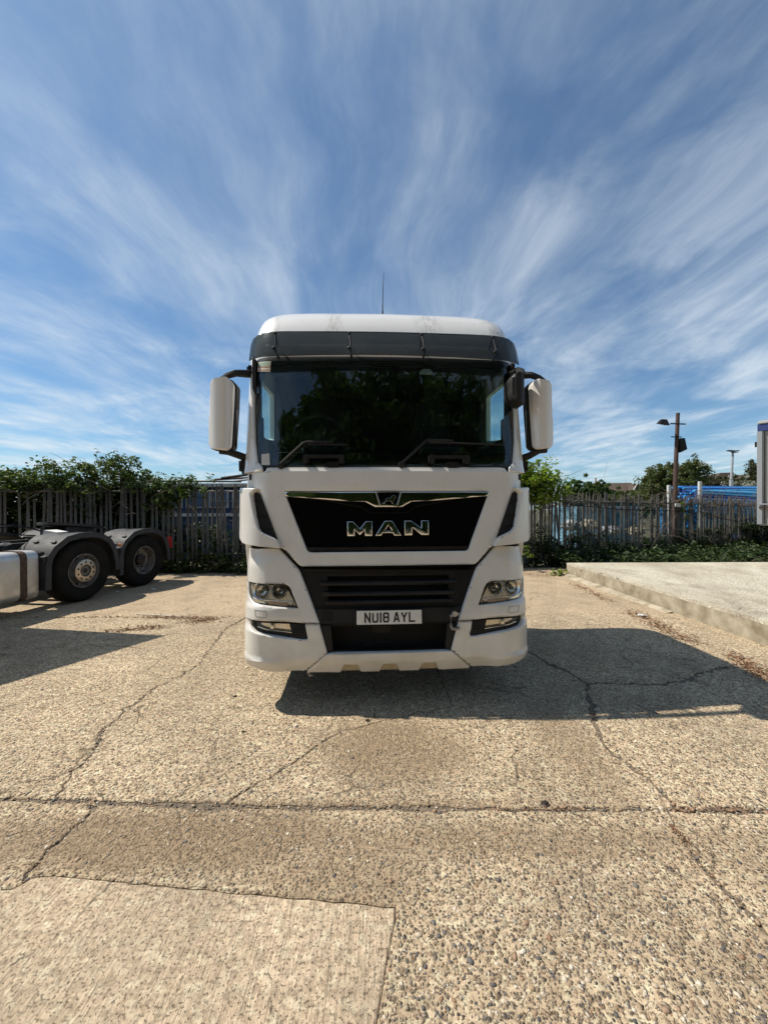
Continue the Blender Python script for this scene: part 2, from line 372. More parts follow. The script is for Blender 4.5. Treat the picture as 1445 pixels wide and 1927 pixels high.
class MB:
    """collects shapes into one bmesh"""
    def __init__(s): s.bm = bmesh.new()
    def build(s, name, m, parent=None, angle=40, bevel=0., seg=2):
        if bevel:
            ed = [e for e in s.bm.edges if len(e.link_faces) == 2 and e.calc_face_angle(0) > R(35)]
            bmesh.ops.bevel(s.bm, geom=ed, offset=bevel, segments=seg, affect='EDGES', clamp_overlap=True)
        return link(name, finish(s.bm, name, m, angle), parent)
    def box(s, c, d, rot=None):
        mtx = Matrix.Translation(c) @ (rot.to_4x4() if rot else Matrix()) @ Matrix.Diagonal((*d, 1))
        bmesh.ops.create_cube(s.bm, size=1, matrix=mtx); return s
    def hexa(s, pts):
        v = [s.bm.verts.new(p) for p in pts]
        for f in ((3, 2, 1, 0), (4, 5, 6, 7), (0, 1, 5, 4), (1, 2, 6, 5), (2, 3, 7, 6), (3, 0, 4, 7)): s.bm.faces.new([v[i] for i in f])
        return s
    def prism(s, poly, axis, a, b):
        """poly: 2-D points; axis: the extrusion axis; a,b: extent along it"""
        def P(q, h):
            return {'x': (h, q[0], q[1]), 'y': (q[0], h, q[1]), 'z': (q[0], q[1], h)}[axis]
        va = [s.bm.verts.new(P(q, a)) for q in poly]; vb = [s.bm.verts.new(P(q, b)) for q in poly]
        n = len(poly)
        tris = tessellate_polygon([[Vector((q[0], q[1], 0)) for q in poly]])
        for t_ in tris:
            s.bm.faces.new([va[i] for i in t_]); s.bm.faces.new([vb[i] for i in reversed(t_)])
        for i in range(n):
            j = (i + 1) % n; s.bm.faces.new((va[i], va[j], vb[j], vb[i]))
        bmesh.ops.recalc_face_normals(s.bm, faces=s.bm.faces[:]); return s
    def tube(s, pts, r, n=8, flat=1.0):
        pts = [Vector(p) for p in pts]; rs = r if isinstance(r, (list, tuple)) else [r] * len(pts)
        rings = []
        up = Vector((0, 0, 1))
        for i, p_ in enumerate(pts):
            d = (pts[min(i + 1, len(pts) - 1)] - pts[max(i - 1, 0)]).normalized()
            a = d.cross(up)
            if a.length < .05: a = d.cross(Vector((0, 1, 0)))
            a.normalize(); b_ = a.cross(d).normalized()
            rings.append([s.bm.verts.new(p_ + (a * math.cos(k * 2 * math.pi / n) * flat + b_ * math.sin(k * 2 * math.pi / n)) * rs[i]) for k in range(n)])
        for A, B in zip(rings, rings[1:]):
            for k in range(n): s.bm.faces.new((A[k], A[(k + 1) % n], B[(k + 1) % n], B[k]))
        s.bm.faces.new(list(reversed(rings[0]))); s.bm.faces.new(rings[-1]); return s
    def lathe(s, prof, mtx=None, n=24):
        """prof: (r, h) list, turned round the local Z axis"""
        mtx = mtx or Matrix(); rings = []
        for r_, h in prof:
            if r_ < 1e-5: rings.append([s.bm.verts.new(mtx @ Vector((0, 0, h)))])
            else: rings.append([s.bm.verts.new(mtx @ Vector((r_ * math.cos(k * 2 * math.pi / n), r_ * math.sin(k * 2 * math.pi / n), h))) for k in range(n)])
        for A, B in zip(rings, rings[1:]):
            for k in range(n):
                j = (k + 1) % n
                if len(A) == 1 and len(B) == 1: continue
                if len(A) == 1: f = [A[0], B[j], B[k]]
                elif len(B) == 1: f = [A[k], A[j], B[0]]
                else: f = [A[k], A[j], B[j], B[k]]
                s.bm.faces.new(f)
        return s


def round_poly(pts, rad, n=4):
    out = []; N = len(pts)
    for i, p_ in enumerate(pts):
        r_ = rad[i] if isinstance(rad, (list, tuple)) else rad
        p0, p1, p2 = Vector(pts[i - 1]).to_2d(), Vector(p_).to_2d(), Vector(pts[(i + 1) % N]).to_2d()
        if r_ <= 0: out.append(tuple(p1)); continue
        a, b_ = (p0 - p1), (p2 - p1); la, lb = a.length, b_.length
        d = min(r_, la * .48, lb * .48); A = p1 + a / la * d; B = p1 + b_ / lb * d
        for k in range(n + 1):
            q = k / n; out.append(tuple((1 - q) ** 2 * A + 2 * q * (1 - q) * p1 + q * q * B))
    return out


PZ = [.2, .30, .40, .62, .9, 1.2, 1.9, 1.97, 2.9, 3.1]
PY = [.1, .05, 0, 0, .03, .06, .10, .13, .30, .36]


def cabS(u, z, W=1.19, Rr=.2):
    a = abs(u); sg = 1 if u >= 0 else -1; L = W - Rr
    if a <= L: x, y = a, 0.
    else:
        q = (a - L) / Rr
        if q < math.pi / 2: x, y = L + Rr * math.sin(q), Rr * (1 - math.cos(q))
        else: x, y = W, Rr + a - L - Rr * math.pi / 2
    y += .05 * (min(x, W) / W) ** 2 + float(np.interp(z, PZ, PY))
    return Vector((sg * x, y, z))


def cab(W=1.19):
    def f(u, z, off):
        p_ = cabS(u, z, W)
        if off == 0: return p_
        e = .004
        n = (cabS(u + e, z, W) - cabS(u - e, z, W)).cross(cabS(u, z + e, W) - cabS(u, z - e, W)).normalized()
        return p_ + n * off
    return f


def side(sg, X):
    return lambda a, z, off: Vector((sg * (X + off), a, z))


def panel(name, outer, m, parent, holes=(), surf=None, off=0., thick=.03, r=.006, du=.06, dz=.12, angle=42):
    surf = surf or cab()
    bm = bmesh.new(); loops = [list(outer)] + [list(h) for h in holes]
    flat = [p_ for l_ in loops for p_ in l_]
    vs = [bm.verts.new((p_[0], p_[1], 0)) for p_ in flat]
    for t_ in tessellate_polygon([[Vector((p_[0], p_[1], 0)) for p_ in l_] for l_ in loops]):
        try: bm.faces.new([vs[i] for i in t_])
        except ValueError: pass
    for ax, st in ((0, du), (1, dz)):
        lo = min(p_[ax] for p_ in flat); hi = max(p_[ax] for p_ in flat)
        k = math.floor(lo / st) + 1
        while k * st < hi - 1e-4:
            co = [0, 0, 0]; no = [0, 0, 0]; co[ax] = k * st; no[ax] = 1
            bmesh.ops.bisect_plane(bm, geom=bm.verts[:] + bm.edges[:] + bm.faces[:], dist=1e-5, plane_co=co, plane_no=no); k += 1
    bmesh.ops.remove_doubles(bm, verts=bm.verts, dist=1e-5)
    bmesh.ops.delete(bm, geom=[v for v in bm.verts if not v.link_faces], context='VERTS')
    nrm = {}
    bed = [e for e in bm.edges if len(e.link_faces) == 1]
    for e in bed:
        f = e.link_faces[0]; a, b_ = e.verts[0].co, e.verts[1].co
        d = (b_ - a).normalized(); n = Vector((d.y, -d.x, 0))
        if n.dot(f.calc_center_median() - a) > 0: n = -n
        for v in e.verts: nrm.setdefault(v, []).append(n)
    bn = {}
    for v, l_ in nrm.items():
        q = sum(l_, Vector()); q = q / q.length if q.length > 1e-6 else l_[0]
        bn[v] = q / max(.5, q.dot(l_[0]))
    front = bm.faces[:]; p2 = {v: v.co.copy() for v in bm.verts}
    inner = [v for v in bm.verts if v not in bn]; rim = list(bn)
    lev = [(r * (1 - math.sin(R(30 * k))), r * (1 - math.cos(R(30 * k)))) for k in (1, 2, 3)] if r > 0 else []
    lev.append((0., thick))
    prev = {v: v for v in rim}; rings = []
    for ins, dep in lev:
        cur = {}
        for v in rim:
            q = p2[v] - bn[v] * ins; cur[v] = bm.verts.new((0, 0, 0)); cur[v].co = surf(q.x, q.y, off - dep)
        for e in bed:
            a, b_ = e.verts
            bm.faces.new((prev[a], prev[b_], cur[b_], cur[a]))
        prev = cur
    back = dict(prev)
    for v in inner: back[v] = bm.verts.new(surf(p2[v].x, p2[v].y, off - thick))
    for f in front: bm.faces.new([back[v] for v in reversed(f.verts)])
    for v in inner: v.co = surf(p2[v].x, p2[v].y, off)
    for v in rim:
        q = p2[v] - bn[v] * r; v.co = surf(q.x, q.y, off)
    bmesh.ops.recalc_face_normals(bm, faces=bm.faces[:])
    return link(name, finish(bm, name, m, angle), parent)


def mir(pts, sg): return [(sg * a, b_) for a, b_ in pts]
def sym(half):
    """half outline (u>=0 side) listed bottom to top -> closed symmetric outline"""
    return list(half) + [(-a, b_) for a, b_ in reversed(half)]


def gp(px, py):
    """a ground point given by its bearing and distance as read off the photograph"""
    Y = 723 * 1.58 / (py - 960); return ((px - 722.5) / 723 * Y, Y)

# ------------------------------------------------------------------ ground and the concrete yard
def sheet(name, x0, x1, y0, y1, z, m, **kw):
    bm = bmesh.new(); v = [bm.verts.new(p_) for p_ in ((x0, y0, z), (x1, y0, z), (x1, y1, z), (x0, y1, z))]; bm.faces.new(v)
    return tag(link(name, finish(bm, name, m, 0)), **kw)


grass_m = mat('rough_ground', (.14, .115, .07), .95, var=.5, vscale=.8, var_col=(.06, .075, .03))
sheet('ground', -700, 700, -700, 900, -.06, grass_m, kind='structure')
YARD = empty('concrete_yard', kind='structure')
YB = (-17, 17, -16, 10.4)
bm = bmesh.new(); v = [bm.verts.new(p_) for p_ in ((YB[0], YB[2], -.009), (YB[1], YB[2], -.009), (YB[1], YB[3], -.009), (YB[0], YB[3], -.009))]; bm.faces.new(v)
link('joint_soil', finish(bm, 'joint_soil', M['soil'], 0), YARD)


def jag(pts, amp, step=.045, seed=1):
    g = random.Random(seed); out = [Vector(pts[0])]
    for a, b_ in zip(pts, pts[1:]):
        a, b_ = Vector(a), Vector(b_); L = (b_ - a).length; n = max(1, int(min(L, 8) / step)); nn = Vector((-(b_ - a).y, (b_ - a).x)).normalized()
        for k in range(1, n + 1):
            q = a.lerp(b_, k / n)
            if k < n: q = q + nn * g.gauss(0, amp)
            out.append(q)
    return out


def split(poly, path):
    """cut a polygon (list of 2-D Vectors) in two along a path that crosses it"""
    hits = []
    for i in range(len(path) - 1):
        a, b_ = path[i], path[i + 1]
        for j in range(len(poly)):
            c, d = poly[j], poly[(j + 1) % len(poly)]
            r_, s_ = b_ - a, d - c; den = r_.x * s_.y - r_.y * s_.x
            if abs(den) < 1e-12: continue
            t_ = ((c - a).x * s_.y - (c - a).y * s_.x) / den; u_ = ((c - a).x * r_.y - (c - a).y * r_.x) / den
            if 0 <= t_ < 1 and 0 <= u_ < 1: hits.append((i + t_, j, u_, a + r_ * t_))
    hits.sort(key=lambda h: h[0])
    if len(hits) < 2: print('split failed', len(hits)); return [poly]
    h0, h1 = hits[0], hits[-1]
    mid = [path[k] for k in range(int(h0[0]) + 1, int(h1[0]) + 1)]
    n = len(poly)
    def walk(ha, hb):
        """boundary vertices met going forward from hit a to hit b"""
        out = []; j = ha[1]
        if ha[1] == hb[1] and hb[2] > ha[2]: return out
        while True:
            j = (j + 1) % n; out.append(poly[j])
            if j == hb[1]: return out
    A = [h0[3]] + mid + [h1[3]] + walk(h1, h0)
    B = [h1[3]] + mid[::-1] + [h0[3]] + walk(h0, h1)
    return [A, B]


def G(l_): return [Vector(gp(*p_)) for p_ in l_]
V2 = lambda *a: Vector(a)
J1 = jag([V2(-18, 2.16)] + G([(0, 1503), (240, 1512), (480, 1520), (760, 1524), (1100, 1527), (1445, 1530)]) + [V2(18, 1.9)], .005, seed=2)
J2 = jag([V2(-18, 5.72), V2(-5.7, 5.72), V2(3, 5.8), V2(18, 5.84)], .005, seed=3)
J34 = jag([V2(-18, 1.30)] + G([(20, 1672), (60, 1650), (100, 1648), (400, 1678), (600, 1697), (741, 1711), (735, 1760), (722, 1830), (705, 1927)]) + [V2(-.30, .2), V2(-1.4, -17)], .003, seed=4)
C1 = jag([V2(-1.95, 6.4)] + G([(470, 1157), (422, 1183), (395, 1219), (365, 1256), (292, 1293), (226, 1342), (179, 1389), (169, 1419), (149, 1441), (128, 1466), (103, 1494)]) + [Vector(gp(95, 1512))], .014, .032, seed=5)
C1b = jag(G([(172, 1490), (163, 1531), (149, 1549), (118, 1573), (76, 1611), (45, 1642), (30, 1690)]), .011, .03, seed=6)
C2 = jag([V2(.55, 6.4), V2(.45, 5.5), V2(.5, 4.2)] + G([(850, 1330), (700, 1362), (640, 1378), (600, 1400), (560, 1428), (520, 1455), (470, 1482), (430, 1506), (416, 1530)]), .008, seed=8)
C3a = jag([V2(.75, 6.4), V2(.8, 5.6)] + G([(930, 1195), (993, 1228), (1027, 1248), (1071, 1268), (1104, 1288), (1148, 1288), (1208, 1292), (1282, 1287), (1322, 1268), (1372, 1258), (1445, 1263)]) + [V2(18, 3.8)], .011, seed=9)
C3b = jag(G([(1098, 1270), (1104, 1288), (1111, 1335), (1124, 1375), (1139, 1407), (1194, 1455), (1232, 1483), (1267, 1516), (1275, 1540)]), .011, seed=10)
C3c = jag(G([(1255, 1515), (1267, 1566), (1291, 1594), (1360, 1677), (1440, 1760), (1600, 1880)]) + [V2(18, -2)], .009, seed=11)
base = [V2(YB[0], YB[2]), V2(YB[1], YB[2]), V2(YB[1], YB[3]), V2(YB[0], YB[3])]


def by_y(ps): return sorted(ps, key=lambda p_: sum(v.y for v in p_) / len(p_))
def by_x(ps): return sorted(ps, key=lambda p_: sum(v.x for v in p_) / len(p_))
def cen(p_): return sum(p_, Vector((0, 0))) / len(p_)
def has(poly, q):
    c = False
    for a, b_ in zip(poly, poly[1:] + poly[:1]):
        if (a.y > q.y) != (b_.y > q.y) and q.x < (b_.x - a.x) * (q.y - a.y) / (b_.y - a.y) + a.x: c = not c
    return c


polys = split(base, J1); polys = [q for p_ in polys for q in split(p_, J2)] if False else polys
near = [p_ for p_ in polys if has(p_, V2(0, 0))][0]; rest = [p_ for p_ in polys if p_ is not near][0]
rr = split(rest, J2); far = [p_ for p_ in rr if has(p_, V2(0, 8))][0]; mid = [p_ for p_ in rr if p_ is not far][0]
PIECES = []
a, b_ = split(mid, C1); left, m1 = (a, b_) if has(a, V2(-8, 4)) else (b_, a)
PIECES += [(left, 'agg')]
a, b_ = split(m1, C2); m2, m3 = (a, b_) if has(a, V2(-.9, 3.0)) else (b_, a)
PIECES += [(m2, 'agg')]
a, b_ = split(m3, C3a); up, dn = (a, b_) if has(a, V2(8, 5)) else (b_, a)
PIECES += [(up, 'agg')]
PIECES += [(p_, 'agg') for p_ in split(dn, C3b)]
a, b_ = split(near, J34); sm, ag = (a, b_) if has(a, V2(-.6, 1.2)) else (b_, a)
PIECES += [(sm, 'smooth')]
a, b_ = split(ag, C1b)
l2, r2 = (a, b_) if has(a, V2(-8, 1.9)) else (b_, a)
PIECES += [(l2, 'agg')]
PIECES += [(p_, 'agg') for p_ in split(r2, C3c)]
fl = jag([V2(-6.4, 5), V2(-6.2, 11)], .004, seed=21); fr_ = jag([V2(-.2, 5), V2(-.1, 11)], .004, seed=22)
fp = split(far, fl)
fp = [q for p_ in fp for q in (split(p_, fr_) if has(p_, V2(-.15, 8)) else [p_])]
PIECES += [(p_, 'worn') for p_ in fp]
CUTS = [(J1, .021), (J2, .007), (J34, .0028), (C1, .013), (C1b, .012), (C2, .006), (C3a, .024), (C3b, .018), (C3c, .010), (fl, .008), (fr_, .008)]
CP = np.array([[p_.x, p_.y, wd] for path, wd in CUTS for p_ in path])
from mathutils import noise as mn


def slab(poly, m):
    if sum(a.x * b_.y - b_.x * a.y for a, b_ in zip(poly, poly[1:] + poly[:1])) < 0: poly = poly[::-1]
    q = [poly[0]]
    for p_ in poly[1:]:
        if (p_ - q[-1]).length > 1e-4: q.append(p_)
    poly = q; n = len(poly); ins = []
    for i, p_ in enumerate(poly):
        d0 = (p_ - poly[i - 1]).normalized(); d1 = (poly[(i + 1) % n] - p_).normalized()
        nn = Vector((-d0.y, d0.x)) + Vector((-d1.y, d1.x))
        if nn.length < .2: nn = Vector((-d1.y, d1.x))
        nn.normalize()
        dd = (CP[:, 0] - p_.x) ** 2 + (CP[:, 1] - p_.y) ** 2; k = int(dd.argmin())
        wd = CP[k, 2] if dd[k] < .05 else .004
        wd *= .30 + 1.5 * abs(mn.noise(Vector((p_.x * 2.2, p_.y * 2.2, 4.)))) + 1.1 * max(0, mn.noise(Vector((p_.x * 9, p_.y * 9, 1.))))
        ins.append((p_ + nn * wd, nn, wd))
    bm = bmesh.new()
    top = [bm.verts.new((p_.x + nn.x * .006, p_.y + nn.y * .006, 0)) for p_, nn, wd in ins]
    e1 = [bm.verts.new((p_.x, p_.y, -.0045)) for p_, nn, wd in ins]
    e2 = [bm.verts.new((p_.x - nn.x * .003, p_.y - nn.y * .003, -.03)) for p_, nn, wd in ins]
    for t_ in tessellate_polygon([[Vector((v.co.x, v.co.y, 0)) for v in top]]):
        f = bm.faces.new([top[i] for i in t_])
        f.normal_update()
        if f.normal.z < 0: f.normal_flip()
    for A, B in ((top, e1), (e1, e2)):
        for i in range(n):
            j = (i + 1) % n; bm.faces.new((A[i], B[i], B[j], A[j]))
    me = finish(bm, 'slab', M[m], 0)
    return link('slab', me, YARD)


for p_, m_ in PIECES: slab(p_, m_)


# loose and half-buried pebbles, one object
def ico():
    bm = bmesh.new(); bmesh.ops.create_icosphere(bm, subdivisions=1, radius=1)
    v = np.array([q.co[:] for q in bm.verts]); f = np.array([[x.index for x in q.verts] for q in bm.faces]); bm.free(); return v, f


def scatter_mesh(name, V, F, pos, rot, scl, m, smooth=True, parent=None):
    """pos (n,3), rot (n,3,3), scl (n,3): one mesh holding n copies of V,F"""
    n = len(pos); vv = np.einsum('nij,nkj->nki', rot, V[None] * scl[:, None, :]) + pos[:, None, :]
    ff = (F[None] + (np.arange(n) * len(V))[:, None, None]).reshape(-1, F.shape[1])
    me = bpy.data.meshes.new(name); vv = vv.reshape(-1, 3)
    me.vertices.add(len(vv)); me.vertices.foreach_set('co', vv.astype(np.float32).ravel())
    k = F.shape[1]; me.loops.add(len(ff) * k); me.loops.foreach_set('vertex_index', ff.astype(np.int32).ravel())
    me.polygons.add(len(ff)); me.polygons.foreach_set('loop_start', np.arange(0, len(ff) * k, k, dtype=np.int32))
    me.polygons.foreach_set('use_smooth', np.full(len(ff), smooth)); me.update(calc_edges=True)
    me.materials.append(m); return link(name, me, parent)


def rots(n, g, tilt=None):
    """random rotations; tilt limits how far the local Z leaves the vertical"""
    a = g.uniform(0, 2 * np.pi, n)
    if tilt is None:
        q = g.normal(size=(n, 4)); q /= np.linalg.norm(q, axis=1)[:, None]; w_, x, y, z = q.T
        return np.stack([np.stack([1 - 2 * (y * y + z * z), 2 * (x * y - z * w_), 2 * (x * z + y * w_)], -1), np.stack([2 * (x * y + z * w_), 1 - 2 * (x * x + z * z), 2 * (y * z - x * w_)], -1), np.stack([2 * (x * z - y * w_), 2 * (y * z + x * w_), 1 - 2 * (x * x + y * y)], -1)], 1)
    t1 = g.normal(0, tilt, n); c, s = np.cos(a), np.sin(a); ct, st = np.cos(t1), np.sin(t1); o = np.zeros(n); i = np.ones(n)
    rz = np.stack([np.stack([c, -s, o], -1), np.stack([s, c, o], -1), np.stack([o, o, i], -1)], 1)
    rx = np.stack([np.stack([i, o, o], -1), np.stack([o, ct, -st], -1), np.stack([o, st, ct], -1)], 1)
    b_ = g.uniform(0, 2 * np.pi, n); c, s = np.cos(b_), np.sin(b_)
    rz2 = np.stack([np.stack([c, -s, o], -1), np.stack([s, c, o], -1), np.stack([o, o, i], -1)], 1)
    return rz @ rx @ rz2


g = np.random.default_rng(5)
IV, IF = ico()
N = 17000
yy = 1.02 + 2.5 * g.random(N) ** 1.5; xx = g.uniform(-1.05, 1.05, N) * yy * 1.02
keep = ~((xx < .06 - (1.55 - yy) * .2) & (yy < 1.56 - .092 * (xx + .05)))
dens = np.array([.5 + .9 * mn.noise(Vector((a * 1.1, b_ * 1.6, 2.))) for a, b_ in zip(xx, yy)])
keep &= g.random(N) < np.clip(dens + np.where(yy < 2.0, .15, .0), .06, 1)
xx, yy = xx[keep], yy[keep]; n = len(xx)
r_ = np.clip(g.lognormal(math.log(.0046), .42, n), .002, .0125)
scl = np.stack([r_ * g.uniform(.8, 1.5, n), r_ * g.uniform(.7, 1.1, n), r_ * g.uniform(.35, .6, n)], 1)
pos = np.stack([xx, yy, scl[:, 2] * g.uniform(-.55, .15, n)], 1)
tag(scatter_mesh('pebbles', IV, IF, pos, rots(n, g, .25), scl, M['pebble']), kind='stuff')
# grit and crumbs lying in the wide cracks
cpts = np.array([[p_.x, p_.y, wd] for path, wd in CUTS[:1] + CUTS[3:9] for p_ in path if abs(p_.x) < 4.5 and p_.y < 5])
idx = g.integers(0, len(cpts), 5200); cc = cpts[idx]
pos = np.stack([cc[:, 0] + g.normal(0, .022, 5200), cc[:, 1] + g.normal(0, .022, 5200), np.full(5200, -.006)], 1)
r_ = np.clip(g.lognormal(math.log(.0036), .5, 5200), .0018, .014)
tag(scatter_mesh('crack_grit', IV, IF, pos, rots(5200, g, .5), np.stack([r_ * 1.2, r_, r_ * .75], 1), M['pebble']), kind='stuff')

# raised concrete platform on the right
PF = empty('concrete_platform', (4.36, 4.2, 0), label='raised grey concrete platform with a stained low side, right of the truck', cat='platform')
pz = .29
mb = MB(); mb.hexa([(0, -6, -.05), (14, -6, -.05), (14, 4.95, -.05), (.04, 5.06, -.05), (0, -6, pz - .05), (14, -6, pz - .05), (14, 4.95, pz - .05), (.04, 5.06, pz - .05)])
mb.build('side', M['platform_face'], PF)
for i, (y0, y1) in enumerate(((-6, .0), (.006, 5.06))):
    mb = MB(); mb.hexa([(.04 * (y0 + 6) / 11.06 - .002, y0, pz - .05), (14.0, y0, pz - .05), (14.0, y1 - .08, pz - .05), (.04 * (y1 + 6) / 11.06 - .002, y1, pz - .05), (.04 * (y0 + 6) / 11.06 + .002, y0, pz), (14.0, y0, pz), (14.0, y1 - .08, pz), (.04 * (y1 + 6) / 11.06 + .002, y1, pz)])
    mb.build('top_slab', M['platform'], PF, bevel=.004)
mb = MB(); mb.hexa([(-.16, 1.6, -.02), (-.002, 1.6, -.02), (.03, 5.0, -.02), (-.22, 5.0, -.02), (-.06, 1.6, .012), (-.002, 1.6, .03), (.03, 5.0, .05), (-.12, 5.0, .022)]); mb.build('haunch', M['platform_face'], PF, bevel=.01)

# leaf litter
LV = np.array([[-1, 0, 0], [-.3, -.42, .18], [.45, -.34, .12], [1, 0, .3], [.45, .34, .12], [-.3, .42, .18], [0, 0, -.05]], float)
LF = np.array([[0, 1, 6], [1, 2, 6], [2, 3, 6], [3, 4, 6], [4, 5, 6], [5, 0, 6]])
def litter(name, pts, label, size=1.0):
    n = len(pts); s_ = g.uniform(.009, .024, n) * size
    pos = np.column_stack([pts, np.abs(g.normal(.008, .010, n)) * size])
    return tag(scatter_mesh(name, LV, LF, pos, rots(n, g, .5), np.stack([s_, s_, s_], 1), M['litter'], False), label=label, cat='leaves', kind='stuff')
def strip_pts(a, b_, sx, sy, n):
    t_ = g.random(n)[:, None]; return np.array(a) * (1 - t_) + np.array(b_) * t_ + np.column_stack([g.normal(0, sx, n), g.normal(0, sy, n)])
litter('leaf_litter', np.concatenate([strip_pts((3.98, 8.1), (3.86, 6.55), .06, .1, 300), strip_pts((3.80, 5.95), (3.62, 4.55), .085, .1, 620), strip_pts((3.75, 4.15), (3.50, 3.45), .05, .08, 420), strip_pts((4.0, 9.2), (2.6, 9.5), .2, .12, 350)]), 'reddish dry leaves drifted along the foot of the concrete platform')
litter('leaf_litter', np.concatenate([strip_pts((-3.5, 5.70), (-2.55, 5.62), .12, .035, 300), strip_pts((-2.75, 5.45), (-2.45, 5.6), .1, .07, 260), strip_pts((-3.55, 5.05), (-3.05, 5.22), .10, .05, 260), strip_pts((-4.9, 5.7), (-3.5, 5.72), .3, .02, 120)]), 'rusty dry leaves heaped on the yard joint beside the left shadow')
litter('leaf_litter', np.concatenate([np.array([gp(a, b_) for a, b_ in ((1267 + 40 * g.random(), 1525 + 8 * g.random()) for _ in range(40))]), strip_pts(gp(1262, 1560), gp(1296, 1598), .012, .012, 60), strip_pts(gp(1320, 1528), gp(1420, 1532), .03, .008, 70), strip_pts(gp(930, 1527), gp(1090, 1527), .05, .009, 70)]) , 'small dry leaf crumbs caught in the crack at the right foreground', .42)

# ------------------------------------------------------------------ the white truck
LORRY = empty('truck', (.042, 3.05, 0), R(3), label='white cab-over lorry facing the camera, dark windscreen, chrome letters on a black grille', cat='truck')
T_ = LORRY
wht = M['white']
# big white front panel with the grille opening
half = [(.709, 1.131), (.735, 1.150), (.845, 1.262), (.90, 1.30), (1.30, 1.315), (1.38, 1.33), (1.38, 1.895), (1.02, 1.900), (1.005, 1.905), (.995, 1.935)]
gr_out = round_poly(sym([(.655, 1.243), (.85, 1.737)]), .03, 5)
panel('front_panel', round_poly(sym(half), [.02, .0, .0, .04, .0, .0, .0, .0, .01, .01] + [.01, .01, 0, 0, 0, 0, .04, 0, 0, .02]), wht, T_, holes=[gr_out], r=.010, thick=.05)
gp_ = panel('grille_panel', round_poly(sym([(.675, 1.225), (.87, 1.755)]), .02), M['gloss_black'], T_, off=-.022, r=.002, thick=.02)
panel('grille_lip', round_poly(sym([(.645, 1.253), (.668, 1.283)]), .008), M['black'], T_, off=-.004, thick=.02, r=.004)
panel('emblem_bulge', [(-.60, 1.675), (-.22, 1.60), (-.16, 1.555), (.16, 1.555), (.22, 1.60), (.60, 1.675), (.60, 1.70), (-.60, 1.70)], M['gloss_black'], T_, off=-.006, thick=.014, r=.004)
# chrome wing with the badge
wing = [(-.845, 1.733), (-.838, 1.694), (-.40, 1.656), (-.19, 1.647), (-.112, 1.603), (.112, 1.603), (.19, 1.647), (.40, 1.656), (.838, 1.694), (.845, 1.733)]
cw = panel('chrome_wing', wing, M['chrome'], T_, off=.006, thick=.03, r=.012, du=.08)
panel('badge_plate', round_poly(sym([(.062, 1.628), (.094, 1.722)]), .006), M['gloss_black'], cw, off=.012, thick=.008, r=.002)
panel('badge_frame', round_poly(sym([(.074, 1.618), (.108, 1.728)]), .008), M['chrome'], cw, holes=[round_poly(sym([(.064, 1.627), (.096, 1.722)]), .006)], off=.016, thick=.012, r=.003)
lion = [(590, 350), (640, 300), (655, 268), (690, 262), (715, 266), (738, 230), (765, 222), (792, 230), (790, 258), (768, 282), (762, 305), (752, 330), (766, 345), (735, 348), (735, 322), (700, 305), (668, 308), (640, 330), (632, 350)]
panel('lion_badge', [((x - 690) * .000571, 1.628 + (352 - y) * .00056) for x, y in lion], M['chrome'], cw, off=.018, thick=.008, r=.0015)
ZX = lambda x, y: (-.338 + (x - 102) * .000571, 1.493 - (y - 609) * .000560)
LET = {'m': ([(103, 615), (190, 615), (282, 716), (368, 612), (460, 612), (460, 830), (352, 830), (352, 742), (284, 820), (212, 738), (212, 830), (103, 830)], []),
       'a': ([(498, 828), (635, 608), (745, 608), (878, 828), (772, 828), (748, 788), (608, 788), (588, 828)], [[(640, 752), (690, 682), (740, 752)]]),
       'n': ([(918, 608), (1020, 608), (1160, 716), (1160, 605), (1270, 605), (1270, 822), (1160, 822), (1032, 712), (1032, 825), (918, 825)], [])}
for k_, (o_, h_) in LET.items():
    panel('letter', [ZX(*p_) for p_ in o_], M['chrome'], gp_, holes=[[ZX(*p_) for p_ in q] for q in h_], off=.004, thick=.022, r=.007)

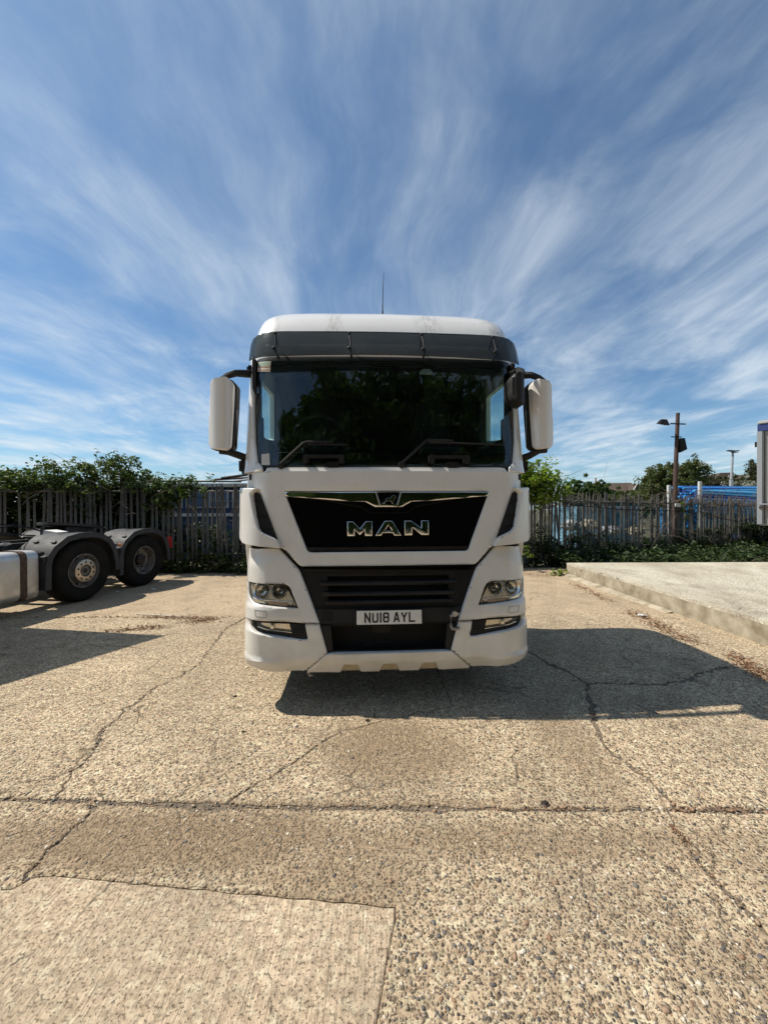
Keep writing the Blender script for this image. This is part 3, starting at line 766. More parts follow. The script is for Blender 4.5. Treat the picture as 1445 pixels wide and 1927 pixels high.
# black lower windscreen band, windscreen, header, pillars
ws_half = [(1.030, 1.945), (1.075, 2.01), (1.11, 2.17), (1.155, 2.5), (1.185, 2.80), (1.185, 2.90)]
panel('windscreen', sym(ws_half), M['windscreen'], T_, off=.0, thick=.008, r=.002, du=.08)
band = panel('windscreen_lower_band', round_poly(sym([(1.0, 1.915), (1.075, 2.01), (1.085, 2.064)]), .01), M['gloss_black'], T_, off=-.014, thick=.02, r=.002)
seal = [(1.04, 1.93), (1.088, 2.0), (1.125, 2.17), (1.168, 2.5), (1.198, 2.80), (1.20, 2.92)]
seal_in = [(1.018, 1.955), (1.052, 2.01), (1.085, 2.17), (1.135, 2.5), (1.165, 2.80), (1.165, 2.865)]
panel('windscreen_seal', sym(seal), M['black'], T_, holes=[sym(seal_in)], off=-.003, thick=.02, r=.004)
for sg in (-1, 1):
    ap = [(1.02, 1.90), (1.028, 1.94), (1.075, 1.985), (1.12, 2.17), (1.165, 2.5), (1.198, 2.80), (1.21, 2.96), (1.40, 2.96), (1.38, 2.5), (1.40, 1.90)]
    panel('a_pillar', round_poly(mir(ap, sg), [.02, .01] + [0] * 8), wht, T_, surf=cab(1.222), off=.006, thick=.03, r=.012)
    # door and cab side with its window
    win = [(.60, 2.26), (1.18, 2.34), (1.18, 2.83), (.66, 2.82)]
    panel('cab_side', [(.30, 1.30), (.38, 1.92), (.55, 2.97), (.62, 3.02), (2.12, 3.02), (2.12, 1.05), (1.75, .95), (.55, .95), (.35, 1.1)], wht, T_, surf=side(sg, 1.217), holes=[round_poly(win, .04)], off=0., thick=.05, r=.008, du=.3, dz=.3)
    panel('side_window', [(.56, 2.22), (1.22, 2.30), (1.22, 2.87), (.62, 2.86)], M['sideglass'], T_, surf=side(sg, 1.205), thick=.006, r=.0, du=.4, dz=.4)
    MB().box((sg * 1.165, .66, 2.34), (.03, .07, .26)).build('door_trim', M['interior'], T_, bevel=.012)
panel('roof_header', sym([(1.22, 2.905), (1.24, 3.05)]), wht, T_, surf=cab(1.185), off=-.01, thick=.03, r=.004)

# roof: rounded cap lofted back from the header
prof = [(.33, 2.90), (.35, 3.02), (.38, 3.12), (.42, 3.22), (.475, 3.32), (.555, 3.41), (.66, 3.472), (.82, 3.52), (1.1, 3.565), (1.5, 3.60), (2.0, 3.62), (2.10, 3.60), (2.12, 3.52)]
bm = bmesh.new(); rows = []
for (y, z) in prof:
    row = []
    for k in range(49):
        a = math.pi * k / 48; ca, sa = math.cos(a), math.sin(a); e = .23
        x = 1.205 * math.copysign(abs(ca) ** e, ca)
        zz_ = 2.88 + (z - 2.88) * (abs(sa) ** .22) * (1 - .012 * (x / 1.205) ** 2)
        yc = y + .05 * (x / 1.205) ** 2
        q = abs(x) - .965
        if q > 0: yc += .15 * (1 - math.sqrt(max(0, 1 - (q / .237) ** 2)))
        row.append(bm.verts.new((x, yc, zz_)))
    rows.append(row)
for A, B in zip(rows, rows[1:]):
    for k in range(48): bm.faces.new((A[k], B[k], B[k + 1], A[k + 1]))
bm.faces.new(list(reversed(rows[-1])))
bmesh.ops.recalc_face_normals(bm, faces=bm.faces[:])
roof = link('roof', finish(bm, 'roof', M['white_roof'], 50), T_)
for sg in (-1, 1):
    mb = MB(); mb.tube([(sg * 1.125, .60, 3.16), (sg * 1.12, .65, 3.24), (sg * 1.105, .74, 3.33), (sg * 1.08, .85, 3.43)], .006, 5); mb.build('roof_seam', M['black'], roof)
    MB().box((sg * 1.01, .50, 3.225), (.115, .05, .032)).build('marker_lamp', M['lamp_dark'], roof, bevel=.014, seg=3)
an = MB(); an.lathe([(.0, .0), (.03, .0), (.022, .03), (.012, .07), (.006, .14), (.005, .2)], Matrix.Translation((.005, 1.0, 3.545)), 12)
an.tube([(.005, 1.0, 3.70), (.010, 1.0, 3.90), (.018, 1.0, 4.075)], [.0045, .0035, .0022], 6); an.build('antenna', M['black'], roof)

# smoked sun visor on brackets
vis = [(-1.135, 2.847), (-.95, 2.852), (-.55, 2.862), (0, 2.868), (.55, 2.862), (.95, 2.852), (1.135, 2.847), (1.135, 3.0), (1.115, 3.055), (1.06, 3.08), (.95, 3.094), (.5, 3.106), (0, 3.110), (-.5, 3.106), (-.95, 3.094), (-1.06, 3.08), (-1.115, 3.055), (-1.135, 3.0)]
def vsurf(u, z, off):
    p_ = cab(1.185)(u, z, off); p_.y -= .03 + .30 * (3.11 - z) * .35; return p_
vz = panel('sun_visor', vis, M['visor'], T_, surf=vsurf, off=.07, thick=.005, r=.001)
for u in (-.945, -.317, .303, .932):
    for z in (3.075, 2.922):
        p_ = vsurf(u, z, .07)
        b_ = MB(); b_.lathe([(.0, .012), (.008, .011), (.013, .006), (.015, .0)], Matrix.Translation(p_) @ Matrix.Rotation(R(78), 4, 'X'), 12); b_.build('visor_bolt', M['black'], vz)
    p0, p1 = vsurf(u, 3.07, .062), vsurf(u + .015, 2.90, .062); q0, q1 = cab(1.19)(u, 3.02, .0), cab(1.19)(u + .015, 2.90, .0)
    b_ = MB(); b_.tube([p0, p1], .011, 5); b_.tube([p0, q0], .010, 5); b_.tube([p1, q1], .010, 5); b_.build('visor_bracket', M['black'], T_)

# wipers and grab handles on the lower band
sf = cab()
for (a, b_, c, d) in (((-.875, 1.948), (-.690, 2.128), (-.655, 2.137), (-.33, 2.118)), ((.113, 1.956), (.318, 2.150), (.345, 2.155), (.99, 2.130))):
    P = lambda q, o: sf(q[0], q[1], o)
    mb = MB(); mb.lathe([(0, .0), (.03, .0), (.028, .03), (.012, .04), (0, .04)], Matrix.Translation(P(a, -.01)) @ Matrix.Rotation(R(82), 4, 'X'), 12)
    mb.tube([P(a, .03), P(((a[0] * .7 + b_[0] * .3), (a[1] * .7 + b_[1] * .3)), .045), P(b_, .045)], [.0125, .0115, .009], 8)
    mb.tube([P(b_, .045), P(c, .045), P((c[0] + .2, c[1] - .004), .04)], [.009, .008, .006], 8)
    wp = mb.build('wiper_arm', M['black_rough'], T_)
    MB().tube([P((c[0] - .0, c[1] - .012), .022), P(d, .016)], [.012, .008], 6, .7).build('wiper_blade', M['black'], wp)
for (x0, x1) in ((-.69, -.36), (.34, .675)):
    mb = MB(); p0, p1 = sf(x0, 2.012, .045), sf(x1, 2.010, .045); c = (p0 + p1) / 2
    mb.box(c, (x1 - x0, .025, .030))
    for p_ in (p0, p1): mb.box(p_ + Vector((.02 if p_ is p0 else -.02, .03, -.02)), (.045, .09, .075))
    mb.build('grab_handle', M['black_rough'], T_, bevel=.010)
    MB().box(sf(x0 + (.24 if x0 < 0 else .2), 1.955, .0), (.10, .04, .05)).build('washer_jet', M['black'], T_, bevel=.006)
# stickers and the sensor behind the glass
P = lambda pts: [p_ for p_ in pts]
st = panel('sticker', [(-1.135, 2.795), (-1.0, 2.772), (-.995, 2.87), (-1.13, 2.88)], M['paper'], T_, off=.003, thick=.002, r=0, dz=.5, du=.03)
panel('sticker_print', [(-1.13, 2.835), (-1.005, 2.825), (-1.0, 2.862), (-1.12, 2.868)], M['paper_green'], st, off=.0042, thick=.001, r=0, du=.03)
for z in (2.790, 2.818): panel('sticker_stripe', [(-1.125, z + .010), (-1.0, z - .004), (-1.0, z + .004), (-1.125, z + .018)], M['paper_red'], st, off=.0048, thick=.001, r=0, du=.03)
panel('permit', [(-1.040, 1.955), (-.968, 1.955), (-.978, 2.052), (-1.045, 2.046)], M['paper'], T_, off=.004, thick=.003, r=0, du=.03)
panel('rain_sensor', round_poly([(.29, 2.775), (.412, 2.775), (.405, 2.80), (.38, 2.82), (.32, 2.82), (.297, 2.80)], .01), M['pole'], T_, off=-.013, thick=.02, r=.004)

# corner wind deflectors with slatted slots
for sg in (-1, 1):
    dp = [(1.285, 1.775), (1.055, 1.758), (1.10, 1.715), (1.075, 1.585), (1.04, 1.44), (1.015, 1.405), (.965, 1.382), (.897, 1.350), (.860, 1.276), (1.0, 1.288), (1.17, 1.312), (1.25, 1.345), (1.275, 1.42), (1.36, 1.43), (1.46, 1.45), (1.46, 1.775)]
    panel('corner_deflector', round_poly(mir(dp, sg), [0, 0, .02, 0, .03, .02, .02, .02, .01, 0, .02, .03, .02, 0, 0, 0]), wht, T_, surf=cab(1.215), off=.045, thick=.055, r=.010, du=.03, dz=.06)
    sl_ = [(1.12, 1.735), (1.045, 1.722), (1.02, 1.665), (.895, 1.345), (.97, 1.378), (1.10, 1.42), (1.13, 1.6)]
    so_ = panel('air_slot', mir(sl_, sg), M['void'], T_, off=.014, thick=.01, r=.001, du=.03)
    for z in (1.64, 1.52, 1.425):
        panel('slot_slat', mir([(.955 + (z - 1.425) * .3, z), (1.10, z + .02), (1.10, z + .026), (.955 + (z - 1.425) * .3, z + .006)], sg), M['black'], so_, off=.024, thick=.012, r=.002, du=.03)

# dark sheet added behind the bumper so its gaps read as shade
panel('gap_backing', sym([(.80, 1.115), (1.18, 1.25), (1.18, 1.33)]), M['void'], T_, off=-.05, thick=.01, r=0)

# bumper corners, lamps
def sstep(x): x = min(1., max(0., x)); return x * x * (3 - 2 * x)
def bumper_surf(u, z, off):
    a = abs(u); k = sstep((a - .70) / .22)
    b_ = .024 * sstep((.850 - z) / .05) * (1 - sstep((.715 - z) / .02)) + .026 * sstep((.625 - (a - .70) * -.10 - z) / .05) + .016 * sstep((.445 - (1.2 - a) * .12 - z) / .03)
    b_ -= .035 * sstep((z - 1.10 - (1.2 - a) * .22) / .16)
    p_ = cab()(u, z, off); p_.y -= b_ * k; return p_

for sg in (-1, 1):
    hl = [(1.225, 1.003), (1.17, .998), (.835, .990), (.797, .968), (.727, .800), (.985, .826), (1.11, .843), (1.175, .885)]
    upc = [(.556, .683), (.722, 1.098), (.842, 1.222), (.893, 1.274), (1.06, 1.268), (1.20, 1.262), (1.36, 1.255), (1.42, 1.20), (1.42, .73), (1.14, .716), (.98, .708), (.68, .685)]
    panel('bumper_corner', round_poly(mir(upc, sg), [.006, .02, 0, .02, .0, .04, .03, .02, 0, 0, 0, 0]), wht, T_, surf=bumper_surf, holes=[round_poly(mir(hl, sg), [.004, 0, .01, .02, .006, .0, .03, .03])], off=.0, thick=.07, r=.012, du=.03, dz=.02)
    fg = [(1.128, .703), (.98, .698), (.676, .676), (.648, .556), (.70, .558), (.98, .602), (1.075, .622), (1.115, .65)]
    lo = [(.560, .676), (.676, .676), (.68, .677), (.98, .700), (1.14, .708), (1.42, .722), (1.40, .40), (1.30, .36), (1.13, .345), (.99, .31), (.690, .286), (.66, .30), (.497, .452)]
    lo = [(.558, .676), (.672, .6765), (.648, .556), (.70, .558), (.98, .602), (1.075, .622), (1.118, .65), (1.128, .705), (1.42, .722), (1.40, .42), (1.33, .385), (1.14, .352), (.99, .306), (.700, .286), (.67, .292), (.497, .452)]
    panel('bumper_lower_corner', round_poly(mir(lo, sg), [.004, .004, .02, 0, .02, .03, .02, 0, 0, .03, .03, .02, 0, .02, .02, .01]), wht, T_, surf=bumper_surf, off=.002, thick=.06, r=.011, du=.03, dz=.02)
    # head lamp
    h = empty('headlight'); h.parent = T_
    circ = [[(sg * u + rr * math.cos(a * math.pi / 10), .937 + rr * math.sin(a * math.pi / 10)) for a in range(20)] for u, rr in ((1.025, .064), (.880, .060))]
    panel('lamp_backing', mir([(1.19, .995), (.84, .985), (.745, .812), (.98, .832), (1.10, .850), (1.19, .88)], sg), M['chrome_beige'], h, holes=circ, off=-.020, thick=.008, r=.002, du=.05)
    panel('lamp_cavity', mir([(1.27, 1.02), (.82, 1.01), (.71, .79), (.98, .805), (1.12, .82), (1.27, .88)], sg), M['lamp_dark'], h, off=-.085, thick=.01, r=0, du=.05)
    panel('lamp_gasket', round_poly(mir(hl, sg), .01), M['black'], h, holes=[round_poly(mir([(1.185, .985), (.845, .980), (.812, .962), (.748, .822), (.985, .846), (1.10, .866), (1.15, .90)], sg), .01)], off=-.016, thick=.05, r=.004, du=.05)
    for u, rr in ((1.025, .072), (.880, .062)):
        c = cabS(sg * u, .937); nrm_ = cab()(sg * u, .937, 1) - c
        q = Vector((nrm_.x * .45, nrm_.y, nrm_.z)).to_track_quat('Z', 'Y').to_matrix().to_4x4()
        mb = MB(); mb.lathe([(rr, -.004), (rr * 1.05, -.012), (rr * .97, -.016), (rr * .80, -.038), (rr * .5, -.058), (rr * .22, -.066), (0, -.067)], Matrix.Translation(c) @ q, 24); rf = mb.build('reflector', M['reflector'], h)
        mb = MB(); mb.lathe([(0, -.010), (.010, -.012), (.014, -.020), (.014, -.045), (.020, -.047), (.020, -.062)], Matrix.Translation(c + Vector((sg * -.008, 0, .012))) @ q, 14); mb.build('bulb', M['lamp_dark'], h)
        mb = MB(); mb.lathe([(rr * 1.0, -.014), (rr * 1.03, -.010), (rr * 1.06, -.016), (rr * 1.02, -.03)], Matrix.Translation(c) @ q, 24); mb.build('reflector_ring', M['chrome'], h)
    panel('lamp_divider', mir([(1.16, .872), (1.10, .864), (.90, .853), (.765, .843), (.772, .853), (.90, .863), (1.10, .876), (1.16, .886)], sg), M['chrome'], h, off=-.010, thick=.03, r=.005, du=.05)
    panel('side_light', round_poly(mir([(1.14, .848), (.985, .836), (.985, .853), (1.14, .872)], sg), .006), M['reflector'], h, off=-.012, thick=.02, r=.004, du=.05)
    panel('indicator', round_poly(mir([(.97, .830), (.815, .817), (.812, .850), (.97, .858)], sg), .010), M['amber_dim'], h, off=-.012, thick=.02, r=.004, du=.05)
    for u in (.772,): MB().lathe([(0, .004), (.007, .003), (.008, -.004)], Matrix.Translation(cab()(sg * u, .832, -.019)) @ Matrix.Rotation(R(90), 4, 'X'), 10).build('screw', M['rust'], h)
    panel('lamp_lens', round_poly(mir(hl, sg), .01), M['lens'], h, off=-.010, thick=.004, r=.003, du=.04)
    # fog lamp in its black surround
    f_ = empty('fog_light'); f_.parent = T_
    panel('fog_surround', round_poly(mir(fg, sg), .012), M['black_rough'], f_, holes=[mir([(1.088, .690), (.80, .678), (.778, .606), (.98, .632), (1.06, .652)], sg)], off=-.014, thick=.05, r=.006, du=.05)
    panel('fog_reflector', mir([(1.11, .71), (.78, .695), (.76, .59), (.98, .61), (1.10, .64)], sg), M['reflector'], f_, off=-.05, thick=.008, r=0, du=.05)
    panel('fog_divider', mir([(.955, .69), (.925, .69), (.925, .622), (.955, .628)], sg), M['chrome'], f_, off=-.026, thick=.02, r=.004)
    panel('fog_trim', mir([(1.06, .652), (.98, .632), (.778, .606), (.780, .613), (.98, .640), (1.06, .660)], sg), M['chrome'], f_, off=-.014, thick=.01, r=.002, du=.05)
    panel('fog_lens', mir([(1.09, .692), (.80, .680), (.776, .605), (.98, .630), (1.065, .65)], sg), M['lens'], f_, off=-.019, thick=.004, r=.001, du=.05)
    for z in (.585, .608, .632, .656): panel('fog_louvre', mir([(.685, z), (.77, z + .004), (.77, z + .010), (.685, z + .006)], sg), M['black'], f_, off=-.010, thick=.02, r=.003)
    # washer flap cut into the corner
    fl_ = round_poly(mir([(1.072, .792), (.974, .787), (.967, .736), (1.062, .741)], sg), .006)
    fi_ = round_poly(mir([(1.069, .7895), (.9765, .7845), (.9695, .7385), (1.0595, .7435)], sg), .006)
    panel('washer_flap', fl_, M['lamp_dark'], T_, surf=bumper_surf, holes=[fi_], off=.0012, thick=.004, r=.0, du=.03, dz=.02)

# central black grille, slats, plate, hook
panel('lower_grille', [(-.51, .45), (.51, .45), (.575, .68), (.73, 1.10), (.70, 1.128), (-.70, 1.128), (-.73, 1.10), (-.575, .68)], M['black'], T_, holes=[[(-.49, .84), (.49, .84), (.50, 1.045), (-.50, 1.045)], [(-.455, .455), (.455, .455), (.475, .655), (-.475, .655)]], off=-.035, thick=.04, r=.008)
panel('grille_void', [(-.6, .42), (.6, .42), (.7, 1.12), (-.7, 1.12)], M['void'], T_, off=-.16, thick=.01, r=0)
panel('grille_header', [(-.69, 1.085), (.69, 1.085), (.71, 1.12), (-.71, 1.12)], M['gloss_black'], T_, off=-.012, thick=.03, r=.006)
for z, wv_ in ((.995, .555), (.912, .535), (.845, .515)):
    panel('grille_slat', [(-wv_, z - .022), (wv_, z - .022), (wv_ + .006, z + .012), (-wv_ - .006, z + .012)], M['black_rough'], T_, off=-.010, thick=.05, r=.014)
pb = panel('plate_beam', round_poly([(-.560, .672), (.560, .672), (.585, .795), (-.585, .795)], .01), M['black_rough'], T_, off=-.012, thick=.05, r=.010)
panel('towing_cover', round_poly([(-.545, .70), (-.455, .70), (-.455, .775), (-.545, .775)], .008), M['black'], pb, off=-.009, thick=.01, r=.003)
for sg in (-1, 1): panel('lower_side_trim', mir([(.50, .452), (.56, .665), (.47, .665), (.452, .452)], sg), M['black_rough'], T_, off=-.018, thick=.02, r=.005)
MB().box((-.06, .17, .60), (.16, .04, .09)).build('radar_box', M['black_rough'], T_, bevel=.01)
MB().tube([(-.19, .1, .46), (-.17, .09, .487), (-.13, .09, .497), (.02, .10, .50)], .004, 5).build('cable', M['black_rough'], T_)
PLT = panel('number_plate', round_poly([(-.262, .672), (.256, .672), (.256, .779), (-.262, .779)], .006), M['plate'], T_, off=.014, thick=.006, r=.0015, du=.2, dz=.2)
panel('plate_frame', round_poly([(-.275, .660), (.269, .660), (.269, .790), (-.275, .790)], .008), M['black'], PLT, off=.0075, thick=.015, r=.003, du=.2, dz=.2)
CH = {'N': (.05, [[(0, 0), (0, 1)], [(0, 1), (1, 0)], [(1, 0), (1, 1)]]), 'U': (.05, [[(0, 1), (0, .16), (.16, 0), (.84, 0), (1, .16), (1, 1)]]), '1': (.014, [[(.5, 0), (.5, 1)]]),
      '8': (.05, [[(.16, 0), (.84, 0), (1, .13), (1, .40), (.84, .52), (1, .64), (1, .87), (.84, 1), (.16, 1), (0, .87), (0, .64), (.16, .52), (0, .40), (0, .13), (.16, 0)], [(.16, .52), (.84, .52)]]),
      'A': (.05, [[(0, 0), (.42, 1), (.58, 1), (1, 0)], [(.15, .28), (.85, .28)]]), 'Y': (.05, [[(0, 1), (.5, .45), (1, 1)], [(.5, .45), (.5, 0)]]), 'L': (.05, [[(0, 1), (0, 0), (1, 0)]])}
x = -.201; hh = .079; sw_ = .0135
for ch in 'NU18 AYL':
    if ch == ' ': x += .022; continue
    wd, strokes = CH[ch]; bm = bmesh.new(); li = 0
    for st_ in strokes:
        pts = [Vector((x + sw_ / 2 + a * (wd - sw_) if wd > .02 else x + wd / 2, .686 + sw_ / 2 + b_ * (hh - sw_))) for a, b_ in st_]
        for q, (a, b_) in enumerate(zip(pts, pts[1:])):
            d = (b_ - a).normalized(); nn = Vector((-d.y, d.x)) * sw_ / 2; e0 = a - d * sw_ / 2 * .98; e1 = b_ + d * sw_ / 2 * .98
            if ch in 'AYN': e0, e1 = a - d * sw_ * .3, b_ + d * sw_ * .3
            if ch in '8U': e0, e1 = a - d * sw_ * .22, b_ + d * sw_ * .22
            if len(pts) == 2 and ch not in 'AY': e0, e1 = a - d * sw_ / 2, b_ + d * sw_ / 2
            li += 1
            bm.faces.new([bm.verts.new(cab()(p_.x, p_.y, .0146 + li * .00008)) for p_ in (e0 - nn, e1 - nn, e1 + nn, e0 + nn)])
    link('plate_character', finish(bm, 'plate_character', M['ink'], 0), PLT); x += wd + .011
for u in (-.235, .232): MB().lathe([(0, .003), (.005, .002), (.006, 0)], Matrix.Translation(cab()(u, .726, .014)) @ Matrix.Rotation(R(90), 4, 'X'), 8).build('plate_screw', M['plate'], PLT)
c = sf(.515, .69, .0)
mb = MB(); mb.tube([c + Vector((.035, -.02, .055)), c + Vector((0, -.045, .06)), c + Vector((-.028, -.04, .045)), c + Vector((-.030, -.035, -.03)), c + Vector((-.02, -.04, -.055)), c + Vector((.02, -.045, -.06)), c + Vector((.036, -.02, -.058))], .013, 8)
mb.tube([c + Vector((.0, -.015, .062)), c + Vector((.0, -.055, .062))], .022, 12); mb.build('towing_eye', M['steel'], T_)
# lower valance strip with three recesses
vs_ = [(.655, .270), (.660, .283), (.503, .440)]
recs = [[(a - .080, .272), (a + .08, .272), (a + .052, .342), (a - .052, .342)] for a in (-.312, .001, .322)]
out_ = [(-.655, .268)]
for rc in recs: out_ += [rc[0], rc[3], rc[2], rc[1]]
out_ = [(-.655, .270)] + [q for rc in recs for q in ((rc[0][0], .270), rc[3], rc[2], (rc[1][0], .270))] + [(.655, .270), (.663, .285), (.505, .440), (.46, .447), (-.46, .447), (-.505, .440), (-.663, .285)]
panel('valance', out_, wht, T_, off=.004, thick=.06, r=.010, du=.05)
for rc in recs: panel('valance_recess', [(rc[0][0] + .0, .272), (rc[1][0], .272), (rc[2][0] + .006, .348), (rc[3][0] - .006, .348)], M['tan'], T_, off=-.012, thick=.02, r=.004)
MB().box((-.655, .12, .262), (.03, .03, .035)).box((-.64, .10, .24), (.04, .02, .015)).build('clip', M['steel'], T_, bevel=.005)

# mirrors
MLO = [(-1.480, 2.722), (-1.345, 2.742), (-1.322, 2.742), (-1.290, 2.700), (-1.296, 2.507), (-1.313, 2.14), (-1.338, 2.106), (-1.498, 2.122), (-1.522, 2.170), (-1.508, 2.505), (-1.492, 2.70)]
for sg in (-1, 1):
    o2 = [(-a * sg * -1 if False else a * -sg, b_ + (.02 if sg > 0 else 0)) for a, b_ in MLO]
    def ms(a, z, off, sg=sg):
        q = (abs(a) - 1.40) / .11
        return Vector((a * (1.0 if a < 0 else .978), .22 - off + .05 * q * q * (1 if q > 0 else .4) + (.05 * max(0, -q - .35) * 1.6), 1.58 + (z - 1.58) * .966))
    mr = empty('door_mirror'); mr.parent = T_
    panel('mirror_back', round_poly(o2, .02), M['black'], mr, surf=ms, off=-.05, thick=.09, r=.012, du=.03, dz=.1)
    ins = [(a + (.013 if a < -1.40 else -.011) * 1 if sg < 0 else a, b_) for a, b_ in MLO]
    ins = [((a + (.012 if a < -1.42 else -.012)) * -sg, b_ * .998 + .004 + (.02 if sg > 0 else 0)) for a, b_ in MLO]
    panel('mirror_cover', round_poly(ins, .045), M['white_mirror'], mr, surf=ms, off=.0, thick=.06, r=.018, du=.02, dz=.1)
    panel('mirror_glass', [(a * .99 + (-.014 * sg if False else 0), b_) for a, b_ in round_poly([(sg * 1.31, 2.15), (sg * 1.49, 2.15), (sg * 1.48, 2.69), (sg * 1.31, 2.69)], .02)], M['chrome'], mr, surf=lambda a, z, off: Vector((a * (1.0 if a < 0 else .978), .368 + off, 1.58 + (z - 1.58) * .966)), off=0, thick=.004, r=0, du=.5, dz=.5)
    dz_ = .02 if sg > 0 else 0
    mb = MB(); mb.tube([(sg * 1.17, .46, 2.805), (sg * 1.24, .38, 2.78 + dz_), (sg * 1.30, .33, 2.765 + dz_), (sg * 1.36, .31, 2.735 + dz_), (sg * 1.42, .31, 2.695 + dz_)], [.036, .034, .030, .027, .022], 8); mb.build('mirror_arm', M['black_rough'], mr)
    MB().box((sg * 1.20, .45, 2.825), (.06, .09, .09)).build('mirror_hinge', M['black'], mr, bevel=.015)
    mb = MB(); mb.tube([(sg * 1.43, .31, 2.085 + dz_), (sg * 1.36, .31, 2.085 + dz_), (sg * 1.29, .36, 2.065), (sg * 1.22, .44, 2.04)], [.020, .028, .032, .034], 8); mb.build('mirror_arm', M['black_rough'], mr)
    MB().box((sg * 1.255, .44, 1.975), (.085, .13, .14)).build('mirror_hinge', M['black'], mr, bevel=.025, seg=3)
# kerb mirror on the nearside corner
km = empty('kerb_mirror'); km.parent = T_
ko = [(1.040, 2.708), (1.012, 2.655), (1.012, 2.52), (1.05, 2.462), (1.12, 2.447), (1.158, 2.475), (1.178, 2.585), (1.166, 2.68), (1.135, 2.712)]
def ks(a, z, off):
    q = (a - 1.085) / .08; return Vector((a, .06 - off + .10 * max(0, q + .1) ** 2 + .05 * max(0, -q - .4), z))
panel('mirror_shell', round_poly(ko, .05), M['black_rough'], km, surf=ks, off=.02, thick=.16, r=.03, du=.02, dz=.04)
mb = MB(); mb.tube([(1.13, .10, 2.69), (1.135, .16, 2.75), (1.14, .24, 2.785), (1.13, .36, 2.79)], [.028, .034, .036, .04], 8); mb.build('mirror_bracket', M['black'], km)

# cab interior
MB().box((0, 1.15, 1.86), (2.30, 1.9, .05)).build('cab_floor', M['interior'], T_)
MB().box((0, 2.06, 2.55), (2.32, .06, 2.0)).build('rear_wall', M['interior'], T_)
MB().box((0, 1.30, 3.03), (2.30, 1.45, .05)).box((0, .62, 2.93), (2.2, .32, .10)).build('headliner', M['interior'], T_, bevel=.02)
for sg in (-1, 1): MB().box((sg * 1.12, 1.65, 2.55), (.05, .92, 1.3)).box((sg * 1.13, .78, 2.08), (.05, .75, .34)).box((sg * 1.15, .46, 2.4), (.03, .2, 1.0)).build('door_lining', M['interior'], T_)
MB().hexa([(-1.12, .22, 1.9), (1.12, .22, 1.9), (1.12, .72, 1.9), (-1.12, .72, 1.9), (-1.10, .32, 2.06), (1.10, .32, 2.06), (1.08, .70, 2.14), (-1.08, .70, 2.14)]).build('dashboard', M['interior'], T_, bevel=.03)
bm = bmesh.new(); n1_, n2_ = 32, 8; rg = []
rot_ = Matrix.Translation((-.62, .66, 2.30)) @ Matrix.Rotation(R(-38), 4, 'X')
for i in range(n1_):
    a = 2 * math.pi * i / n1_; rg.append([bm.verts.new(rot_ @ Vector(((.225 + .016 * math.cos(2 * math.pi * k / n2_)) * math.cos(a), (.225 + .016 * math.cos(2 * math.pi * k / n2_)) * math.sin(a), .016 * math.sin(2 * math.pi * k / n2_)))) for k in range(n2_)])
for i in range(n1_):
    A, B = rg[i], rg[(i + 1) % n1_]
    for k in range(n2_): bm.faces.new((A[k], B[k], B[(k + 1) % n2_], A[(k + 1) % n2_]))
stw = link('steering_wheel', finish(bm, 'steering_wheel', M['black_rough'], 60), T_)
mb = MB(); mb.tube([rot_ @ Vector((-.22, 0, 0)), rot_ @ Vector((0, 0, -.03)), rot_ @ Vector((.22, 0, 0))], .02, 6); mb.tube([rot_ @ Vector((0, 0, -.03)), rot_ @ Vector((0, -.1, -.32))], .035, 8); mb.build('wheel_hub', M['black_rough'], stw)
for sx in (-.62, .62):
    mb = MB(); mb.box((sx, 1.25, 2.20), (.52, .5, .16)); mb.box((sx, 1.52, 2.55), (.50, .14, .66), Matrix.Rotation(R(-10), 3, 'X')); mb.box((sx, 1.58, 2.95), (.28, .1, .14)); mb.build('seat', M['seat'], T_, bevel=.05, seg=3)
# rear wall of the cab, chassis and wheels
MB().box((0, 2.115, 2.0), (2.36, .03, 2.1)).build('cab_back', wht, T_)
for sg in (-1, 1):
    MB().hexa([(sg * .70, .20, .34), (sg * 1.14, .24, .34), (sg * 1.16, .98, .34), (sg * .70, .98, .34), (sg * .70, .24, 1.2), (sg * 1.16, .30, 1.2), (sg * 1.17, .98, 1.2), (sg * .70, .98, 1.2)]).build('step_well', M['black'], T_, bevel=.01)
    for z in (.42, .78): MB().box((sg * 1.15, .64, z), (.06, .5, .04)).build('step', M['steel'], T_, bevel=.008)
    MB().box((sg * .98, 1.98, .75), (.42, .02, .8)).build('mud_flap', M['rubber'], T_)
MB().box((0, 1.1, 1.28), (2.2, 1.8, .08)).box((0, 1.0, .95), (1.5, 1.5, .5)).build('engine_undertray', M['chassis'], T_)
for sg in (-1, 1): MB().box((sg * .40, 3.2, .92), (.09, 5.6, .28)).build('chassis_rail', M['chassis'], T_)
MB().box((0, 1.45, .52), (1.9, .12, .12)).build('front_axle', M['chassis'], T_)
MB().box((0, 5.0, .52), (1.9, .14, .14)).build('rear_axle', M['chassis'], T_)
for sg in (-1, 1): MB().box((sg * .95, 3.3, .62), (.55, 1.3, .6)).build('fuel_tank', M['alu'], T_, bevel=.1, seg=4)
MB().box((0, 4.6, 1.16), (.9, .9, .06)).build('fifth_wheel', M['chassis'], T_, bevel=.02)


